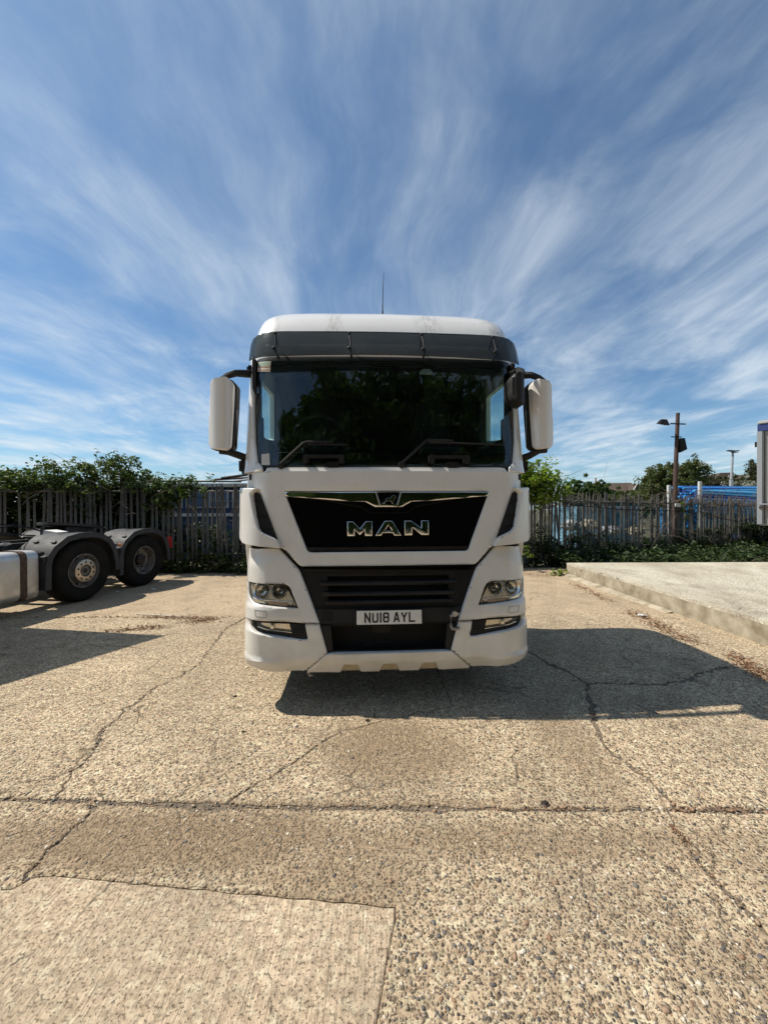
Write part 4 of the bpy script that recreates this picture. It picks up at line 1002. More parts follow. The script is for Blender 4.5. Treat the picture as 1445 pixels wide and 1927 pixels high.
TYP = [(.30, .0), (.33, .012), (.36, .02), (.46, .035), (.505, .02), (.525, -.01), (.538, -.04), (.538, -.24), (.52, -.28), (.46, -.30), (.36, -.285), (.30, -.27)]
def wheel(parent, x, y, z, sg, kind):
    """a road wheel whose outer face points along sg*X"""
    wl = empty('wheel'); wl.parent = parent; wl.location = (x, y, z)
    q = Matrix.Rotation(R(90 * sg), 4, 'Y')
    mb = MB(); mb.lathe(TYP, q, 48); mb.build('tyre', M['rubber'], wl)
    if kind == 'steer':
        mb = MB(); mb.lathe([(.292, -.02), (.297, .012), (.285, .014), (.276, -.01), (.262, -.03), (.245, -.06), (.225, -.055), (.205, .0), (.195, .03), (.0, .03)], q, 40); mb.build('rim', M['rim'], wl)
        mb = MB(); mb.lathe([(.198, .028), (.198, .040), (.190, .046), (.108, .046), (.102, .040), (.10, .020)], q, 40); mb.build('hub_ring', M['hub'], wl)
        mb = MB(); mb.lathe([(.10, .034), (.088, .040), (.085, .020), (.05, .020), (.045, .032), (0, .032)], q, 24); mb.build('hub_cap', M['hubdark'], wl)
        for k in range(10):
            a = 2 * math.pi * (k + .5) / 10; c = Vector((0, math.cos(a) * .15, math.sin(a) * .15))
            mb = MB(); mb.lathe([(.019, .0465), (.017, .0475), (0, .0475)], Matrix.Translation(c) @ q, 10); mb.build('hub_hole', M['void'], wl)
        for k in range(8):
            a = 2 * math.pi * (k + .5) / 8; c = Vector((0, math.cos(a) * .236, math.sin(a) * .236))
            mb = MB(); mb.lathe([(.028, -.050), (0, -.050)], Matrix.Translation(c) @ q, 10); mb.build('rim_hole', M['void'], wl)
    else:
        mb = MB(); mb.lathe([(.292, -.02), (.297, .012), (.284, .014), (.272, -.01), (.262, -.05), (.252, -.10), (.24, -.13), (.20, -.15), (.165, -.155), (.16, -.148), (0, -.148)], q, 40); mb.build('rim', M['rim'], wl)
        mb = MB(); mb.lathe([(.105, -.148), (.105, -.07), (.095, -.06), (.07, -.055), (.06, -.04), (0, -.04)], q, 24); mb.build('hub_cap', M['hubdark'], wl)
        for k in range(5):
            a = 2 * math.pi * k / 5 + .3; c = Vector((0, math.cos(a) * .198, math.sin(a) * .198))
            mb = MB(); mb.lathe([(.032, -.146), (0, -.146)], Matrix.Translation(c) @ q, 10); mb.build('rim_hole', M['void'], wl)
        for k in range(10):
            a = 2 * math.pi * (k + .5) / 10; c = Vector((0, math.cos(a) * .135, math.sin(a) * .135))
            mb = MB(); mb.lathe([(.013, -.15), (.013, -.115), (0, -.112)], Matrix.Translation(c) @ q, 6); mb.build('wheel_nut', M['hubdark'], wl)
    return wl


for sg in (-1, 1):
    wheel(LORRY, sg * 1.17, 1.45, .535, sg, 'steer'); wheel(LORRY, sg * 1.17, 5.0, .535, sg, 'drive')

# ------------------------------------------------------------------ the tractor unit parked on the left
TR = empty('tractor_unit', (-5.28, 6.75, 0), R(-8.5), label='parked tractor unit with grey mudguards and silver fuel tank at the left fence', cat='truck')
wheel(TR, 0, 0, .54, 1, 'steer'); wheel(TR, -.02, 1.416, .54, 1, 'drive')
for y in (0, 1.416): wheel(TR, -2.48, y, .54, -1, 'drive')
fpro = [(-.70, .33), (-.69, .72), (-.655, .86), (-.56, 1.0), (-.34, 1.155), (-.12, 1.20), (.12, 1.205), (.34, 1.165), (.53, 1.04), (.645, .84), (.69, .62), (.70, .46)]
def inset_path(path, d):
    out = []
    for i, p_ in enumerate(path):
        a = Vector(path[max(i - 1, 0)]); b_ = Vector(path[min(i + 1, len(path) - 1)]); t_ = (b_ - a).normalized(); out.append((p_[0] + t_.y * d, p_[1] - t_.x * d))
    return out
for y0 in (0, 1.41):
    for xs, sgn in ((0., 1), (-2.48, -1)):
        fe = empty('mudguard'); fe.parent = TR; fe.location = (xs, y0, 0)
        pr = round_poly(fpro, [0, .1, .1, .1, .1, .1, .1, .1, .1, .1, .1, 0], 2)
        pr = [q for q in fpro]
        shell = pr + inset_path(pr, .022)[::-1]
        MB().prism(shell, 'x', sgn * -.60, sgn * .02).build('guard_shell', M['fender'], fe, angle=50)
        lip = inset_path(pr, -.010) + inset_path(pr, .085)[::-1]
        MB().prism(lip, 'x', sgn * .02, sgn * .055).build('guard_lip', M['fender'], fe, angle=30, bevel=.012)
        if sgn > 0:
            for x in (-.06, -.40): MB().box((x, -.475, 1.083), (.085, .05, .02), Matrix.Rotation(R(36), 3, 'X')).build('guard_clip', M['fender'], fe, bevel=.006)
            MB().box((-.30, -.62, .93), (.44, .012, .012), Matrix.Rotation(R(56), 3, 'X')).build('guard_seam', M['void'], fe)
            MB().hexa([(-.55, -.76, .55), (.03, -.70, .50), (.03, -.66, .50), (-.55, -.66, .55), (-.55, -.78, .90), (.03, -.72, .86), (.03, -.64, .88), (-.55, -.64, .92)]).build('guard_skirt', M['fender'], fe, bevel=.015)
            MB().box((-.25, 0, 1.211), (.02, .5, .012)).build('guard_rib', M['fender'], fe, bevel=.004)
mb = MB(); mb.lathe([(0, .03), (.022, .026), (.032, .012), (.034, 0)], Matrix.Translation((.056, .705, .93)) @ Matrix.Rotation(R(90), 4, 'Y'), 14); mb.build('side_marker', M['amber'], TR)
MB().box((.02, 2.125, .86), (.10, .06, .26)).build('tail_lamp', M['red'], TR, bevel=.012)
MB().tube([(.05, .70, .86), (.045, .705, .5), (.05, .71, .36)], .012, 6).build('marker_stalk', M['black'], TR)
for x in (-.85, -1.62): MB().box((x, -1.3, .90), (.085, 6.8, .30)).build('chassis_rail', M['chassis'], TR)
for y in (0, 1.416): MB().box((-1.24, y, .54), (2.0, .15, .15)).build('axle', M['chassis'], TR)
for y in (-1.2, -.3, .7, 2.0): MB().box((-1.24, y, .9), (.75, .12, .22)).build('cross_member', M['chassis'], TR)
fw_ = MB()
pl_ = []
for k in range(20):
    a = math.pi * (k / 19); pl_.append((.46 * math.cos(a), -.46 * math.sin(a) * 1.0))
pl_ += [(-.46, .18), (-.30, .52), (-.10, .55), (-.06, .1), (.06, .1), (.10, .55), (.30, .52), (.46, .18)]
fw_.prism(pl_, 'z', -.025, .025); fo = fw_.build('fifth_wheel', M['chassis'], TR, angle=30); fo.location = (-1.24, .82, 1.30); fo.rotation_euler = (R(-7), 0, 0)
MB().box((-.95, .82, 1.17), (.12, .5, .2)).box((-1.53, .82, 1.17), (.12, .5, .2)).box((-1.24, .82, 1.08), (1.0, .9, .05)).build('fifth_wheel_pedestal', M['chassis'], TR, bevel=.01)
MB().hexa([(-1.0, .1, 1.07), (-.72, .1, 1.07), (-.72, .42, 1.07), (-1.0, .42, 1.07), (-.98, .14, 1.24), (-.76, .18, 1.2), (-.76, .40, 1.2), (-.98, .38, 1.24)]).build('white_box', M['cabinwhite'], TR, bevel=.02)  # small white block added by the fifth wheel pedestal
MB().box((-1.2, -1.55, 1.075), (1.5, 1.5, .03)).build('catwalk', M['alu'], TR, bevel=.004)
for k in range(14): MB().box((-.46, -2.25 + k * .105, 1.075), (.03, .05, .05)).build('catwalk_tread', M['steel'], TR)
mb = MB(); mb.tube([(-.7, -1.3, 1.10), (-.75, -.9, 1.32), (-.85, -.5, 1.34), (-1.0, -.1, 1.30), (-1.05, .2, 1.2)], .013, 6); mb.tube([(-.7, -1.4, 1.10), (-.72, -.95, 1.22), (-.85, -.5, 1.20), (-1.0, 0, 1.15)], .013, 6); mb.tube([(-.75, -1.2, 1.1), (-.75, -.88, 1.38), (-.8, -.3, 1.36)], .010, 6); mb.build('air_line', M['black'], TR)
MB().tube([(-1.9, -.95, 1.06), (-.9, -.95, 1.10), (-.55, -.95, 1.05)], .10, 10).build('air_tank', M['black_rough'], TR)
MB().box((-.30, -.68, .70), (.5, .16, .45)).build('battery_box', M['black_rough'], TR, bevel=.03)
tk = round_poly([(-.66, .22), (-.03, .22), (-.03, .97), (-.66, .97)], .13, 5)
FT = MB().prism(tk, 'y', -2.4, -.745).build('fuel_tank', M['alu'], TR, angle=50)
for y in (-.96, -1.75): 
    st_ = round_poly([(-.67, .21), (-.02, .21), (-.02, .98), (-.67, .98)], .13, 5)
    MB().prism(st_, 'y', y - .045, y + .045).build('tank_strap', M['rust'] if y > -1 else M['black_rough'], FT, angle=50)
mb = MB(); mb.lathe([(.06, 0), (.065, .02), (.055, .045), (0, .05)], Matrix.Translation((-.22, -1.38, .97)), 14); mb.build('fuel_cap', M['black_rough'], FT)
# its cab and roof deflector stand just outside the picture and throw the shadow on the left
MB().hexa([(-2.45, -4.0, .55), (0, -4.0, .55), (0, -1.75, .75), (-2.45, -1.75, .75), (-2.42, -3.9, 2.85), (-.03, -3.9, 2.85), (-.0, -1.75, 2.95), (-2.45, -1.75, 2.95)]).build('cab', M['white'], TR, bevel=.08, seg=3)
MB().hexa([(-2.42, -3.9, 2.8), (-.03, -3.9, 2.8), (0, -1.45, 2.8), (-2.45, -1.45, 2.8), (-2.40, -3.75, 2.9), (-.05, -3.75, 2.9), (-.0, -1.45, 3.95), (-2.45, -1.45, 3.95)]).build('roof_deflector', M['white'], TR, bevel=.02)
for sx in (-.02, -2.43): MB().hexa([(sx - .02, -1.9, .95), (sx + .02, -1.9, .95), (sx + .02, -1.45, 1.0), (sx - .02, -1.45, 1.0), (sx - .02, -1.9, 2.9), (sx + .02, -1.9, 2.9), (sx + .02, -1.45, 2.9), (sx - .02, -1.45, 2.9)]).build('side_collar', M['white'], TR)
for sx in (-.012, -2.438):
    MB().prism(round_poly([(-3.55, 2.0), (-2.55, 1.98), (-2.55, 2.68), (-3.40, 2.68)], .06), 'x', sx - .016, sx + .016).build('side_window', M['gloss_black'], TR)
    MB().box((sx, -2.48, 1.8), (.03, .012, 1.9)).box((sx, -3.68, 1.7), (.03, .012, 2.0)).build('door_seam', M['void'], TR)
    MB().prism([(-3.74, .5), (-3.66, .95), (-3.4, 1.2), (-2.8, 1.2), (-2.54, .95), (-2.46, .5)], 'x', sx - .014, sx + .014).build('wheel_arch', M['void'], TR)
    MB().box((sx, -2.62, 1.78), (.06, .16, .035)).build('door_handle', M['black'], TR, bevel=.008)
wheel(TR, .03, -3.1, .54, 1, 'steer'); wheel(TR, -2.45, -3.1, .54, -1, 'steer')


# ------------------------------------------------------------------ vegetation builders
LFV = np.array([[-1, 0, 0], [-.1, -.50, .12], [1, 0, -.10], [-.1, .50, .12]], float); LFF = np.array([[0, 1, 2, 3]])
LFV3 = np.array([[-1, 0, 0], [-.35, -.48, .10], [.35, -.36, .08], [1, 0, -.12], [.35, .36, .08], [-.35, .48, .10]], float); LFF3 = np.array([[0, 1, 2, 3], [0, 3, 4, 5]])


def leaves(name, pos, size, m, parent, seed=1, tilt=.8, shape=0):
    q = np.random.default_rng(seed); n = len(pos); s_ = size * q.uniform(.6, 1.4, n)
    V, F = (LFV, LFF) if shape == 0 else (LFV3, LFF3)
    return scatter_mesh(name, V, F, np.asarray(pos), rots(n, q, tilt), np.stack([s_, s_, s_], 1), m, False, parent)


def clumps(q, centers, rad, per, flat=1.0):
    n = len(centers); k = q.poisson(per, n); c = np.repeat(centers, k, 0); r_ = np.repeat(rad * q.uniform(.5, 1.3, n), k)
    d = q.normal(size=(len(c), 3)); d /= np.linalg.norm(d, axis=1)[:, None]; d *= (q.random(len(c)) ** .45)[:, None] * r_[:, None]; d[:, 2] *= flat
    return c + d


def tree(name, base, h, crown, label, m, nclump, per, leaf, seed, trunk_r=.18, group=None, droop=0., parent=None):
    """crown: list of (dx, dy, z, rx, ry, rz) lobes"""
    q = np.random.default_rng(seed); o = empty(name, base, label=label, cat='tree', group=group)
    cs = []
    vol = np.array([c[3] * c[4] * c[5] for c in crown]); vol = vol / vol.sum()
    for c, f in zip(crown, vol):
        k = max(4, int(nclump * f)); d = q.normal(size=(k, 3)); d /= np.linalg.norm(d, axis=1)[:, None]
        d *= (.35 + .65 * q.random(k) ** .5)[:, None] * (1 + .25 * q.normal(size=k)[:, None])
        cs.append(np.array([c[0], c[1], c[2]]) + d * np.array(c[3:6]))
    cs = np.concatenate(cs); cs = cs[cs[:, 2] > .5]
    rad = h * .055
    p_ = clumps(q, cs, rad, per, .75)
    if droop: p_[:, 2] -= droop * q.random(len(p_)) ** 2
    leaves('crown', p_, leaf, m, o, seed, 1.0)
    mb = MB(); top = max(c[2] for c in crown)
    mb.tube([(0, 0, -.1), (.04 * h * .3, 0, h * .2), (0, .02 * h, h * .4), (crown[0][0] * .6, crown[0][1] * .6, top)], [trunk_r, trunk_r * .8, trunk_r * .65, trunk_r * .25], 8)
    for k in range(min(16, len(cs))):
        c = cs[int(q.integers(len(cs)))]; z0 = h * q.uniform(.2, .45)
        mb.tube([(0, 0, z0), (c[0] * .5, c[1] * .5, (z0 + c[2]) * .52), tuple(c)], [trunk_r * .4, trunk_r * .25, .015], 5)
    mb.build('trunk', M['bark'], o); return o


# ------------------------------------------------------------------ palisade fences
def pale_mesh(w_=.07, h=1.0):
    bm = bmesh.new(); x0 = w_ / 2
    cols_ = [(-x0, .012), (-x0 * .45, -.008), (0, .004), (x0 * .45, -.008), (x0, .012)]
    lo = [bm.verts.new((x, y, 0)) for x, y in cols_]; hi = [bm.verts.new((x, y, h - .09 + .05 * (1 - abs(x) / x0))) for x, y in cols_]; tp = bm.verts.new((0, .002, h))
    for i in range(4): bm.faces.new((lo[i], lo[i + 1], hi[i + 1], hi[i])); bm.faces.new((hi[i], hi[i + 1], tp))
    ex = bmesh.ops.extrude_face_region(bm, geom=bm.faces[:])
    for v in [e for e in ex['geom'] if isinstance(e, bmesh.types.BMVert)]: v.co.y += .004
    bmesh.ops.recalc_face_normals(bm, faces=bm.faces[:])
    return finish(bm, 'pale', M['pale'], 25)


PALE = pale_mesh()


def fence(name, P0, P1, h0, h1, pitch, label, seed, railz, skip=(), z0=(0, 0)):
    q = random.Random(seed); P0, P1 = Vector(P0), Vector(P1); L = (P1 - P0).length; d = (P1 - P0).normalized(); ang = math.atan2(d.y, d.x)
    o = empty(name, (*P0, 0), ang, label=label, cat='fence'); n = int(L / pitch)
    for i in range(n):
        t_ = i / n; x = i * pitch + q.gauss(0, .012)
        if i in skip: continue
        e = link('pale', PALE, o); hh = (h0 + (h1 - h0) * t_) * (1 + q.gauss(0, .012)); zb = z0[0] + (z0[1] - z0[0]) * t_
        big = q.random() < .22
        e.location = (x, -.035 + q.gauss(0, .006), zb + .03); e.scale = (q.uniform(.9, 1.08), 1, hh - zb - .03)
        e.rotation_euler = (R(q.gauss(0, .8)), R(q.gauss(0, 3.2 if big else .8)), R(q.gauss(0, 4)))
    for rz in railz:
        k = max(2, int(L / 2.75))
        for i in range(k):
            a, b_ = i / k, (i + 1) / k
            zA, zB = (h0 + (h1 - h0) * a) * rz, (h0 + (h1 - h0) * b_) * rz
            sg_ = q.gauss(0, .015)
            MB().tube([(a * L, 0, zA), ((a + b_) / 2 * L, 0, (zA + zB) / 2 + sg_), (b_ * L, 0, zB)], .024, 4).build('rail', M['pale'], o, angle=20)
    k = max(2, int(L / 2.75))
    for i in range(k + 1):
        a = i / k; MB().box((a * L, .07, (h0 + (h1 - h0) * a) / 2), (.10, .055, (h0 + (h1 - h0) * a))).build('post', M['pale'], o)
    return o


fence('palisade_fence', (-13.5, 9.75), (-2.6, 9.95), 2.36, 2.30, .128, 'leaning grey palisade fence overgrown with climbers, behind the tractor unit on the left', 3, (.90, .2), skip=(31, 32, 58))
fence('palisade_fence', (1.2, 9.75), (3.95, 10.65), 2.18, 2.16, .126, 'short grey palisade fence run between the white lorry and the concrete platform', 4, (.89, .2))
fence('palisade_fence', (4.0, 10.7), (15.5, 15.0), 2.12, 1.94, .116, 'long grey palisade fence tangled with dead stems behind the concrete platform', 5, (.87, .2), skip=(40, 41))

# climbers and ivy
q = np.random.default_rng(11)
def veg(name, label, cat, parts, loc=(0, 0, 0), kind=None, group=None):
    o = empty(name, loc, label=label, cat=cat, group=group, kind=kind)
    for (nm, p_, s_, m_, sd, tl, shp) in parts: leaves(nm, p_, s_, m_, o, sd, tl, shp)
    return o


def stems(o, n, x0, x1, y, z0, z1, m, seed, amp=.25, r=.008):
    g_ = random.Random(seed); mb = MB()
    for _ in range(n):
        a = Vector((g_.uniform(x0, x1), y + g_.gauss(0, .12), g_.uniform(z0, z1))); pts = [a]; d = Vector((g_.gauss(0, 1), g_.gauss(0, .25), g_.gauss(0.2, .8))).normalized()
        for k in range(5):
            d = (d + Vector((g_.gauss(0, .4), g_.gauss(0, .15), g_.gauss(-.1, .4)))).normalized(); pts.append(pts[-1] + d * amp * g_.uniform(.5, 1.3))
        mb.tube(pts, [r * (1 - .12 * k) for k in range(len(pts))], 4)
    return mb.build('stem', m, o)


# left hedge over the fence: height profile from the photograph's silhouette
def hedge_pts(prof, y, dep, n, zlo, rad):
    xs = np.array([a for a, _ in prof]); zs = np.array([b_ for _, b_ in prof])
    x = q.uniform(xs[0], xs[-1], n); zt = np.interp(x, xs, zs); z = zlo + (zt - zlo) * q.random(n) ** .75
    return np.column_stack([x, y + q.normal(0, dep, n), z])
hp = [(-13, 2.5), (-10.2, 2.62), (-9.6, 2.55), (-9.1, 2.68), (-8.6, 2.82), (-8.2, 2.72), (-7.8, 2.85), (-7.3, 2.95), (-7.0, 2.90), (-6.6, 2.95), (-6.3, 2.6), (-6.0, 2.25)]
c1 = hedge_pts(hp, 10.1, .28, 330, 2.05, .2)
sprigs = []
for (x, z) in ((-8.05, 3.0), (-7.9, 2.93), (-7.45, 3.08), (-7.4, 3.16), (-7.05, 3.10), (-6.95, 3.22), (-6.7, 3.05), (-8.6, 2.95), (-9.2, 2.8), (-6.45, 3.02)):
    for k in range(16): sprigs.append((x + q.normal(0, .035) + (k - 8) * .008, 10.05 + q.normal(0, .05), z - .34 * k / 16 + q.normal(0, .03)))
hd = veg('climber_hedge', 'leafy climber spilling over the top of the left palisade fence', 'hedge', [('leaf_mass', clumps(q, c1, .24, 42, .8), .047, M['ivy'], 2, .75, 1), ('sprig', np.array(sprigs), .045, M['ivy'], 3, .9, 1)])
stems(hd, 60, -13, -6.2, 9.9, 1.4, 2.3, M['twig'], 5, .28, .007)
c2 = hedge_pts([(-16, 2.1), (-9.5, 2.25), (-7.2, 2.25), (-6.1, 2.1)], 10.5, .25, 620, .0, .2)
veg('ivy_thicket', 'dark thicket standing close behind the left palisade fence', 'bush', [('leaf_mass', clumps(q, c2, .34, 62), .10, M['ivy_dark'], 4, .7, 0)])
# dark ivy on the fence between the tractor unit and the lorry
c3 = hedge_pts([(-6.2, 1.5), (-5.3, 1.0), (-4.6, 1.4), (-4.2, .9), (-3.3, .8), (-2.4, 1.0)], 10.25, .16, 190, -.05, .2)
c4 = np.column_stack([q.uniform(-6.3, -2.6, 160), 9.7 + np.abs(q.normal(0, .14, 160)), np.abs(q.normal(0, .28, 160))])
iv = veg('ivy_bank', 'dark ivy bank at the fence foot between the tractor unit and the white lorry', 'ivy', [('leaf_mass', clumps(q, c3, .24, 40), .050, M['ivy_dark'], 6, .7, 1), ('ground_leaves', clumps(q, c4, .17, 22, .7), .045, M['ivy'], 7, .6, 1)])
stems(iv, 40, -6.2, -2.6, 9.75, .2, 1.9, M['twig'], 9, .22, .006)
c5 = np.column_stack([q.normal(-5.25, .32, 46), 9.75 + q.normal(0, .12, 46), 2.16 + q.normal(0, .17, 46)]); c5b = np.column_stack([q.normal(-5.55, .18, 16), 9.7 + q.normal(0, .08, 16), 1.85 + q.normal(0, .14, 16)])
veg('ivy_clump', 'light green ivy clump hanging over the fence rail left of the white lorry', 'ivy', [('leaf_mass', clumps(q, np.concatenate([c5, c5b]), .15, 30), .046, M['ivy'], 8, .8, 1)])
# bright bush just right of the lorry
c6 = np.column_stack([q.normal(3.95, .45, 170), 10.65 + q.normal(0, .3, 170), 2.26 + q.normal(0, .25, 170)]); c6 = c6[(c6[:, 0] > 2.9)]
br_ = []
for (x, z, L_) in ((4.6, 2.75, 28), (4.95, 2.65, 24), (4.25, 2.9, 20), (5.25, 2.42, 24), (3.9, 2.85, 16), (5.0, 2.4, 20)):
    for k in range(L_): br_.append((x - .55 * k / L_ + q.normal(0, .035), 10.6 + q.normal(0, .06), z - .55 * (k / L_) + q.normal(0, .04)))
bb = veg('bright_bush', 'sunlit yellow green bush rising over the fence beside the lorry right side', 'bush', [('leaf_mass', clumps(q, c6, .20, 26), .062, M['bush'], 12, .8, 1), ('sprig', np.array(br_), .060, M['bush'], 13, .8, 1)])
stems(bb, 16, 3.4, 5.2, 10.6, 1.9, 2.5, M['twig'], 14, .22, .007)
# dark ivy behind and under the right fence
xs = q.uniform(1.3, 15.5, 620); yl = np.where(xs < 4, 9.75 + (xs - 1.2) * .33, 10.7 + (xs - 4) * .374)
zt = np.interp(xs, [1.3, 4, 5, 6, 7, 8, 9.5, 11, 12.5, 15.5], [1.5, 1.2, .62, .85, .5, .5, .62, .85, .95, 1.1])
c7 = np.column_stack([xs, yl + .16 + q.normal(0, .16, 620), -.1 + (zt + .1) * q.random(620) ** 1.1])
xs = q.uniform(4.6, 16.5, 420); yl2 = 9.45 + q.random(420) ** .8 * np.maximum(.4, (10.55 + (xs - 4) * .374) - 9.45)
c9 = np.column_stack([xs, yl2, .05 + .34 * q.random(420)])
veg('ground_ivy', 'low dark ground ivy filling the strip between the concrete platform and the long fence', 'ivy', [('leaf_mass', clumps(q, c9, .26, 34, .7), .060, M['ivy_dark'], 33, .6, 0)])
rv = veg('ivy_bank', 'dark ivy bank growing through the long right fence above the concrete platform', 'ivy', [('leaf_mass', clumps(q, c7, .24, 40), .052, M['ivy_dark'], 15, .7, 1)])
stems(rv, 60, 4.2, 9, 11.8, .5, 1.9, M['twig'], 16, .3, .006)
veg('ivy_sprig', 'pale sprig of leaves hanging on the fence pales right of the lorry', 'plant', [('leaf', clumps(q, np.array([[3.55, 9.75, .62], [3.62, 9.72, .5], [3.7, 9.72, .40]]), .12, 16), .05, M['bush'], 17, .8, 1)])
for o_ in list(bpy.data.objects):
    if o_.name.startswith('leaf') and o_.type == 'MESH' and o_.parent: o_['kind'] = 'stuff'
c8 = np.column_stack([q.normal(4.25, .14, 12), 9.15 + q.normal(0, .06, 12), .05 + np.abs(q.normal(0, .03, 12))])
veg('weed', 'low green weed at the far corner of the concrete platform', 'plant', [('leaf', clumps(q, c8, .08, 12), .035, M['bush'], 18, .7, 1)])
veg('weed', 'sprawling weed at the fence foot left of the lorry', 'plant', [('leaf', clumps(q, np.column_stack([q.normal(-3.25, .3, 24), 9.45 + q.normal(0, .08, 24), .12 + np.abs(q.normal(0, .12, 24))]), .12, 16), .045, M['ivy'], 19, .7, 1)])
# tangle of dead bramble on top of the right fence
db = empty('dead_bramble', label='grey tangle of dead bramble stems along the top of the right fence', cat='plant', kind=None)
g_ = random.Random(31); mb = MB()
for _ in range(240):
    x = g_.choice([g_.uniform(4.2, 5.6), g_.uniform(7.8, 15), g_.uniform(9, 13.5)]); a = Vector((x, 10.7 + (x - 4) * .374 + g_.gauss(-.05, .1), 1.78 + g_.gauss(0, .16))); pts = [a]; d = Vector((g_.gauss(0, 1), g_.gauss(0, .3), g_.gauss(.1, .7))).normalized()
    for k in range(5): d = (d + Vector((g_.gauss(0, .6), g_.gauss(0, .2), g_.gauss(-.08, .5)))).normalized(); pts.append(pts[-1] + d * .13)
    mb.tube(pts, [.008, .007, .006, .005, .004, .003], 4)
mb.build('stem', M['twig'], db)
for i, (x0, lab) in enumerate(((9.9, 'small leaf clump caught in the bramble near the trailer'),)):
    veg('ivy_clump', lab, 'ivy', [('leaf_mass', clumps(q, np.array([[x0, 12.8, 1.75], [x0 + .05, 12.8, 1.55], [x0 + .15, 12.8, 1.3]]), .15, 20), .06, M['bush'], 20 + i, .8, 1)])
# sagging black cable along the right fence
cb = MB(); pts = []
for (px, py) in ((1035, 938), (1070, 950), (1110, 955), (1160, 960), (1230, 963), (1268, 964), (1320, 966), (1355, 978), (1390, 984), (1425, 976)):
    x = (px - 722.5) / 723; Y = (10.7 - 4 * .374) / (1 - x * .374) - .12; pts.append((x * Y, Y, 1.58 - (py - 960) * Y / 723))
cb.tube(pts, .013, 6); tag(cb.build('cable', M['black']), 'black cable sagging along the face of the right fence', 'cable')
cb = MB(); pts = []
for k in range(13):
    a = math.pi * (1 + k / 12); px, py = 1120 + 27 * math.cos(a) * 1.0, 975 - 34 * math.sin(a); x = (px - 722.5) / 723; Y = (10.7 - 4 * .374) / (1 - x * .374) - .12; pts.append((x * Y, Y, 1.58 - (py - 960) * Y / 723))
cb.tube(pts, .010, 6); tag(cb.build('cable', M['black']), 'slack loop of black cable hanging on the fence pales', 'cable')
cb = MB().tube([(-4.9, 9.62, 1.98), (-4.0, 9.62, 1.80), (-3.3, 9.62, 1.84), (-2.6, 9.65, 1.92)], .010, 6); tag(cb.build('cable', M['black']), 'thin black cable sagging across the fence left of the lorry', 'cable')

# ------------------------------------------------------------------ behind the fences, right side
def at(px, py, Y):
    """world point seen at a photo position when it stands Y metres ahead"""
    return Vector(((px - 722.5) / 723 * Y, Y, 1.58 - (py - 960) * Y / 723))


LP = empty('flood_light_post', (9.72, 12.85, 0), label='rusty brown post with two dark floodlights, standing at the right fence', cat='lamp post')
mb = MB(); mb.tube([(-.02, 0, -.1), (.0, 0, 1.7), (.05, 0, 3.3), (.11, 0, 4.78)], [.085, .075, .062, .055], 10); mb.build('pole', M['brown'], LP)
MB().tube([(-.18, -.06, 4.42), (.32, -.06, 4.40)], .022, 6).build('cross_arm', M['black'], LP)
MB().tube([(-.16, -.06, 3.98), (.18, -.06, 3.97)], .018, 6).build('cross_arm', M['black'], LP)
MB().hexa([(-.62, -.16, 4.40), (-.30, -.20, 4.33), (-.22, .12, 4.40), (-.52, .14, 4.46), (-.50, -.10, 4.56), (-.34, -.12, 4.55), (-.28, .08, 4.55), (-.44, .08, 4.58)]).build('flood_light', M['black'], LP, bevel=.012)
MB().hexa([(.10, -.14, 3.45), (.30, -.16, 3.55), (.34, .10, 3.55), (.12, .10, 3.45), (.10, -.14, 3.92), (.22, -.16, 3.92), (.24, .10, 3.92), (.10, .10, 3.92)]).build('flood_light', M['black'], LP, bevel=.012)
MB().box((.0, -.13, 1.70), (.14, .09, .12)).build('junction_box', M['whitepost'], LP, bevel=.008)
L2 = empty('street_lamp', (24.4, 27, 0), label='tall thin grey lamp column with a double head, far behind the blue pipes', cat='street lamp')
mb = MB(); mb.tube([(0, 0, 0), (0, 0, 3.6), (.0, 0, 3.65), (.12, 0, 5.62)], [.12, .12, .08, .06], 8); mb.build('pole', M['pole'], L2)
for sx in (-1, 1): MB().hexa([(.12, -.12, 5.58), (.12 + sx * .36, -.14, 5.64), (.12 + sx * .36, .14, 5.64), (.12, .12, 5.58), (.12, -.12, 5.66), (.12 + sx * .36, -.1, 5.69), (.12 + sx * .36, .1, 5.69), (.12, .12, 5.66)]).build('lamp_head', M['black'], L2)
MB().box((-.02, -.3, 5.50), (.28, .3, .05)).build('lamp_head', M['black'], L2)

for (x, Y, zt, lab) in ((10.05, 13.55, 2.42, 'slim white post beside the rusty floodlight post'), (12.0, 14.6, 2.62, 'slim white post standing in front of the blue pipe stack')):
    tag(MB().box((x, Y, zt / 2), (.10, .10, zt)).build('white_post', M['whitepost'], bevel=.01), lab, 'post')

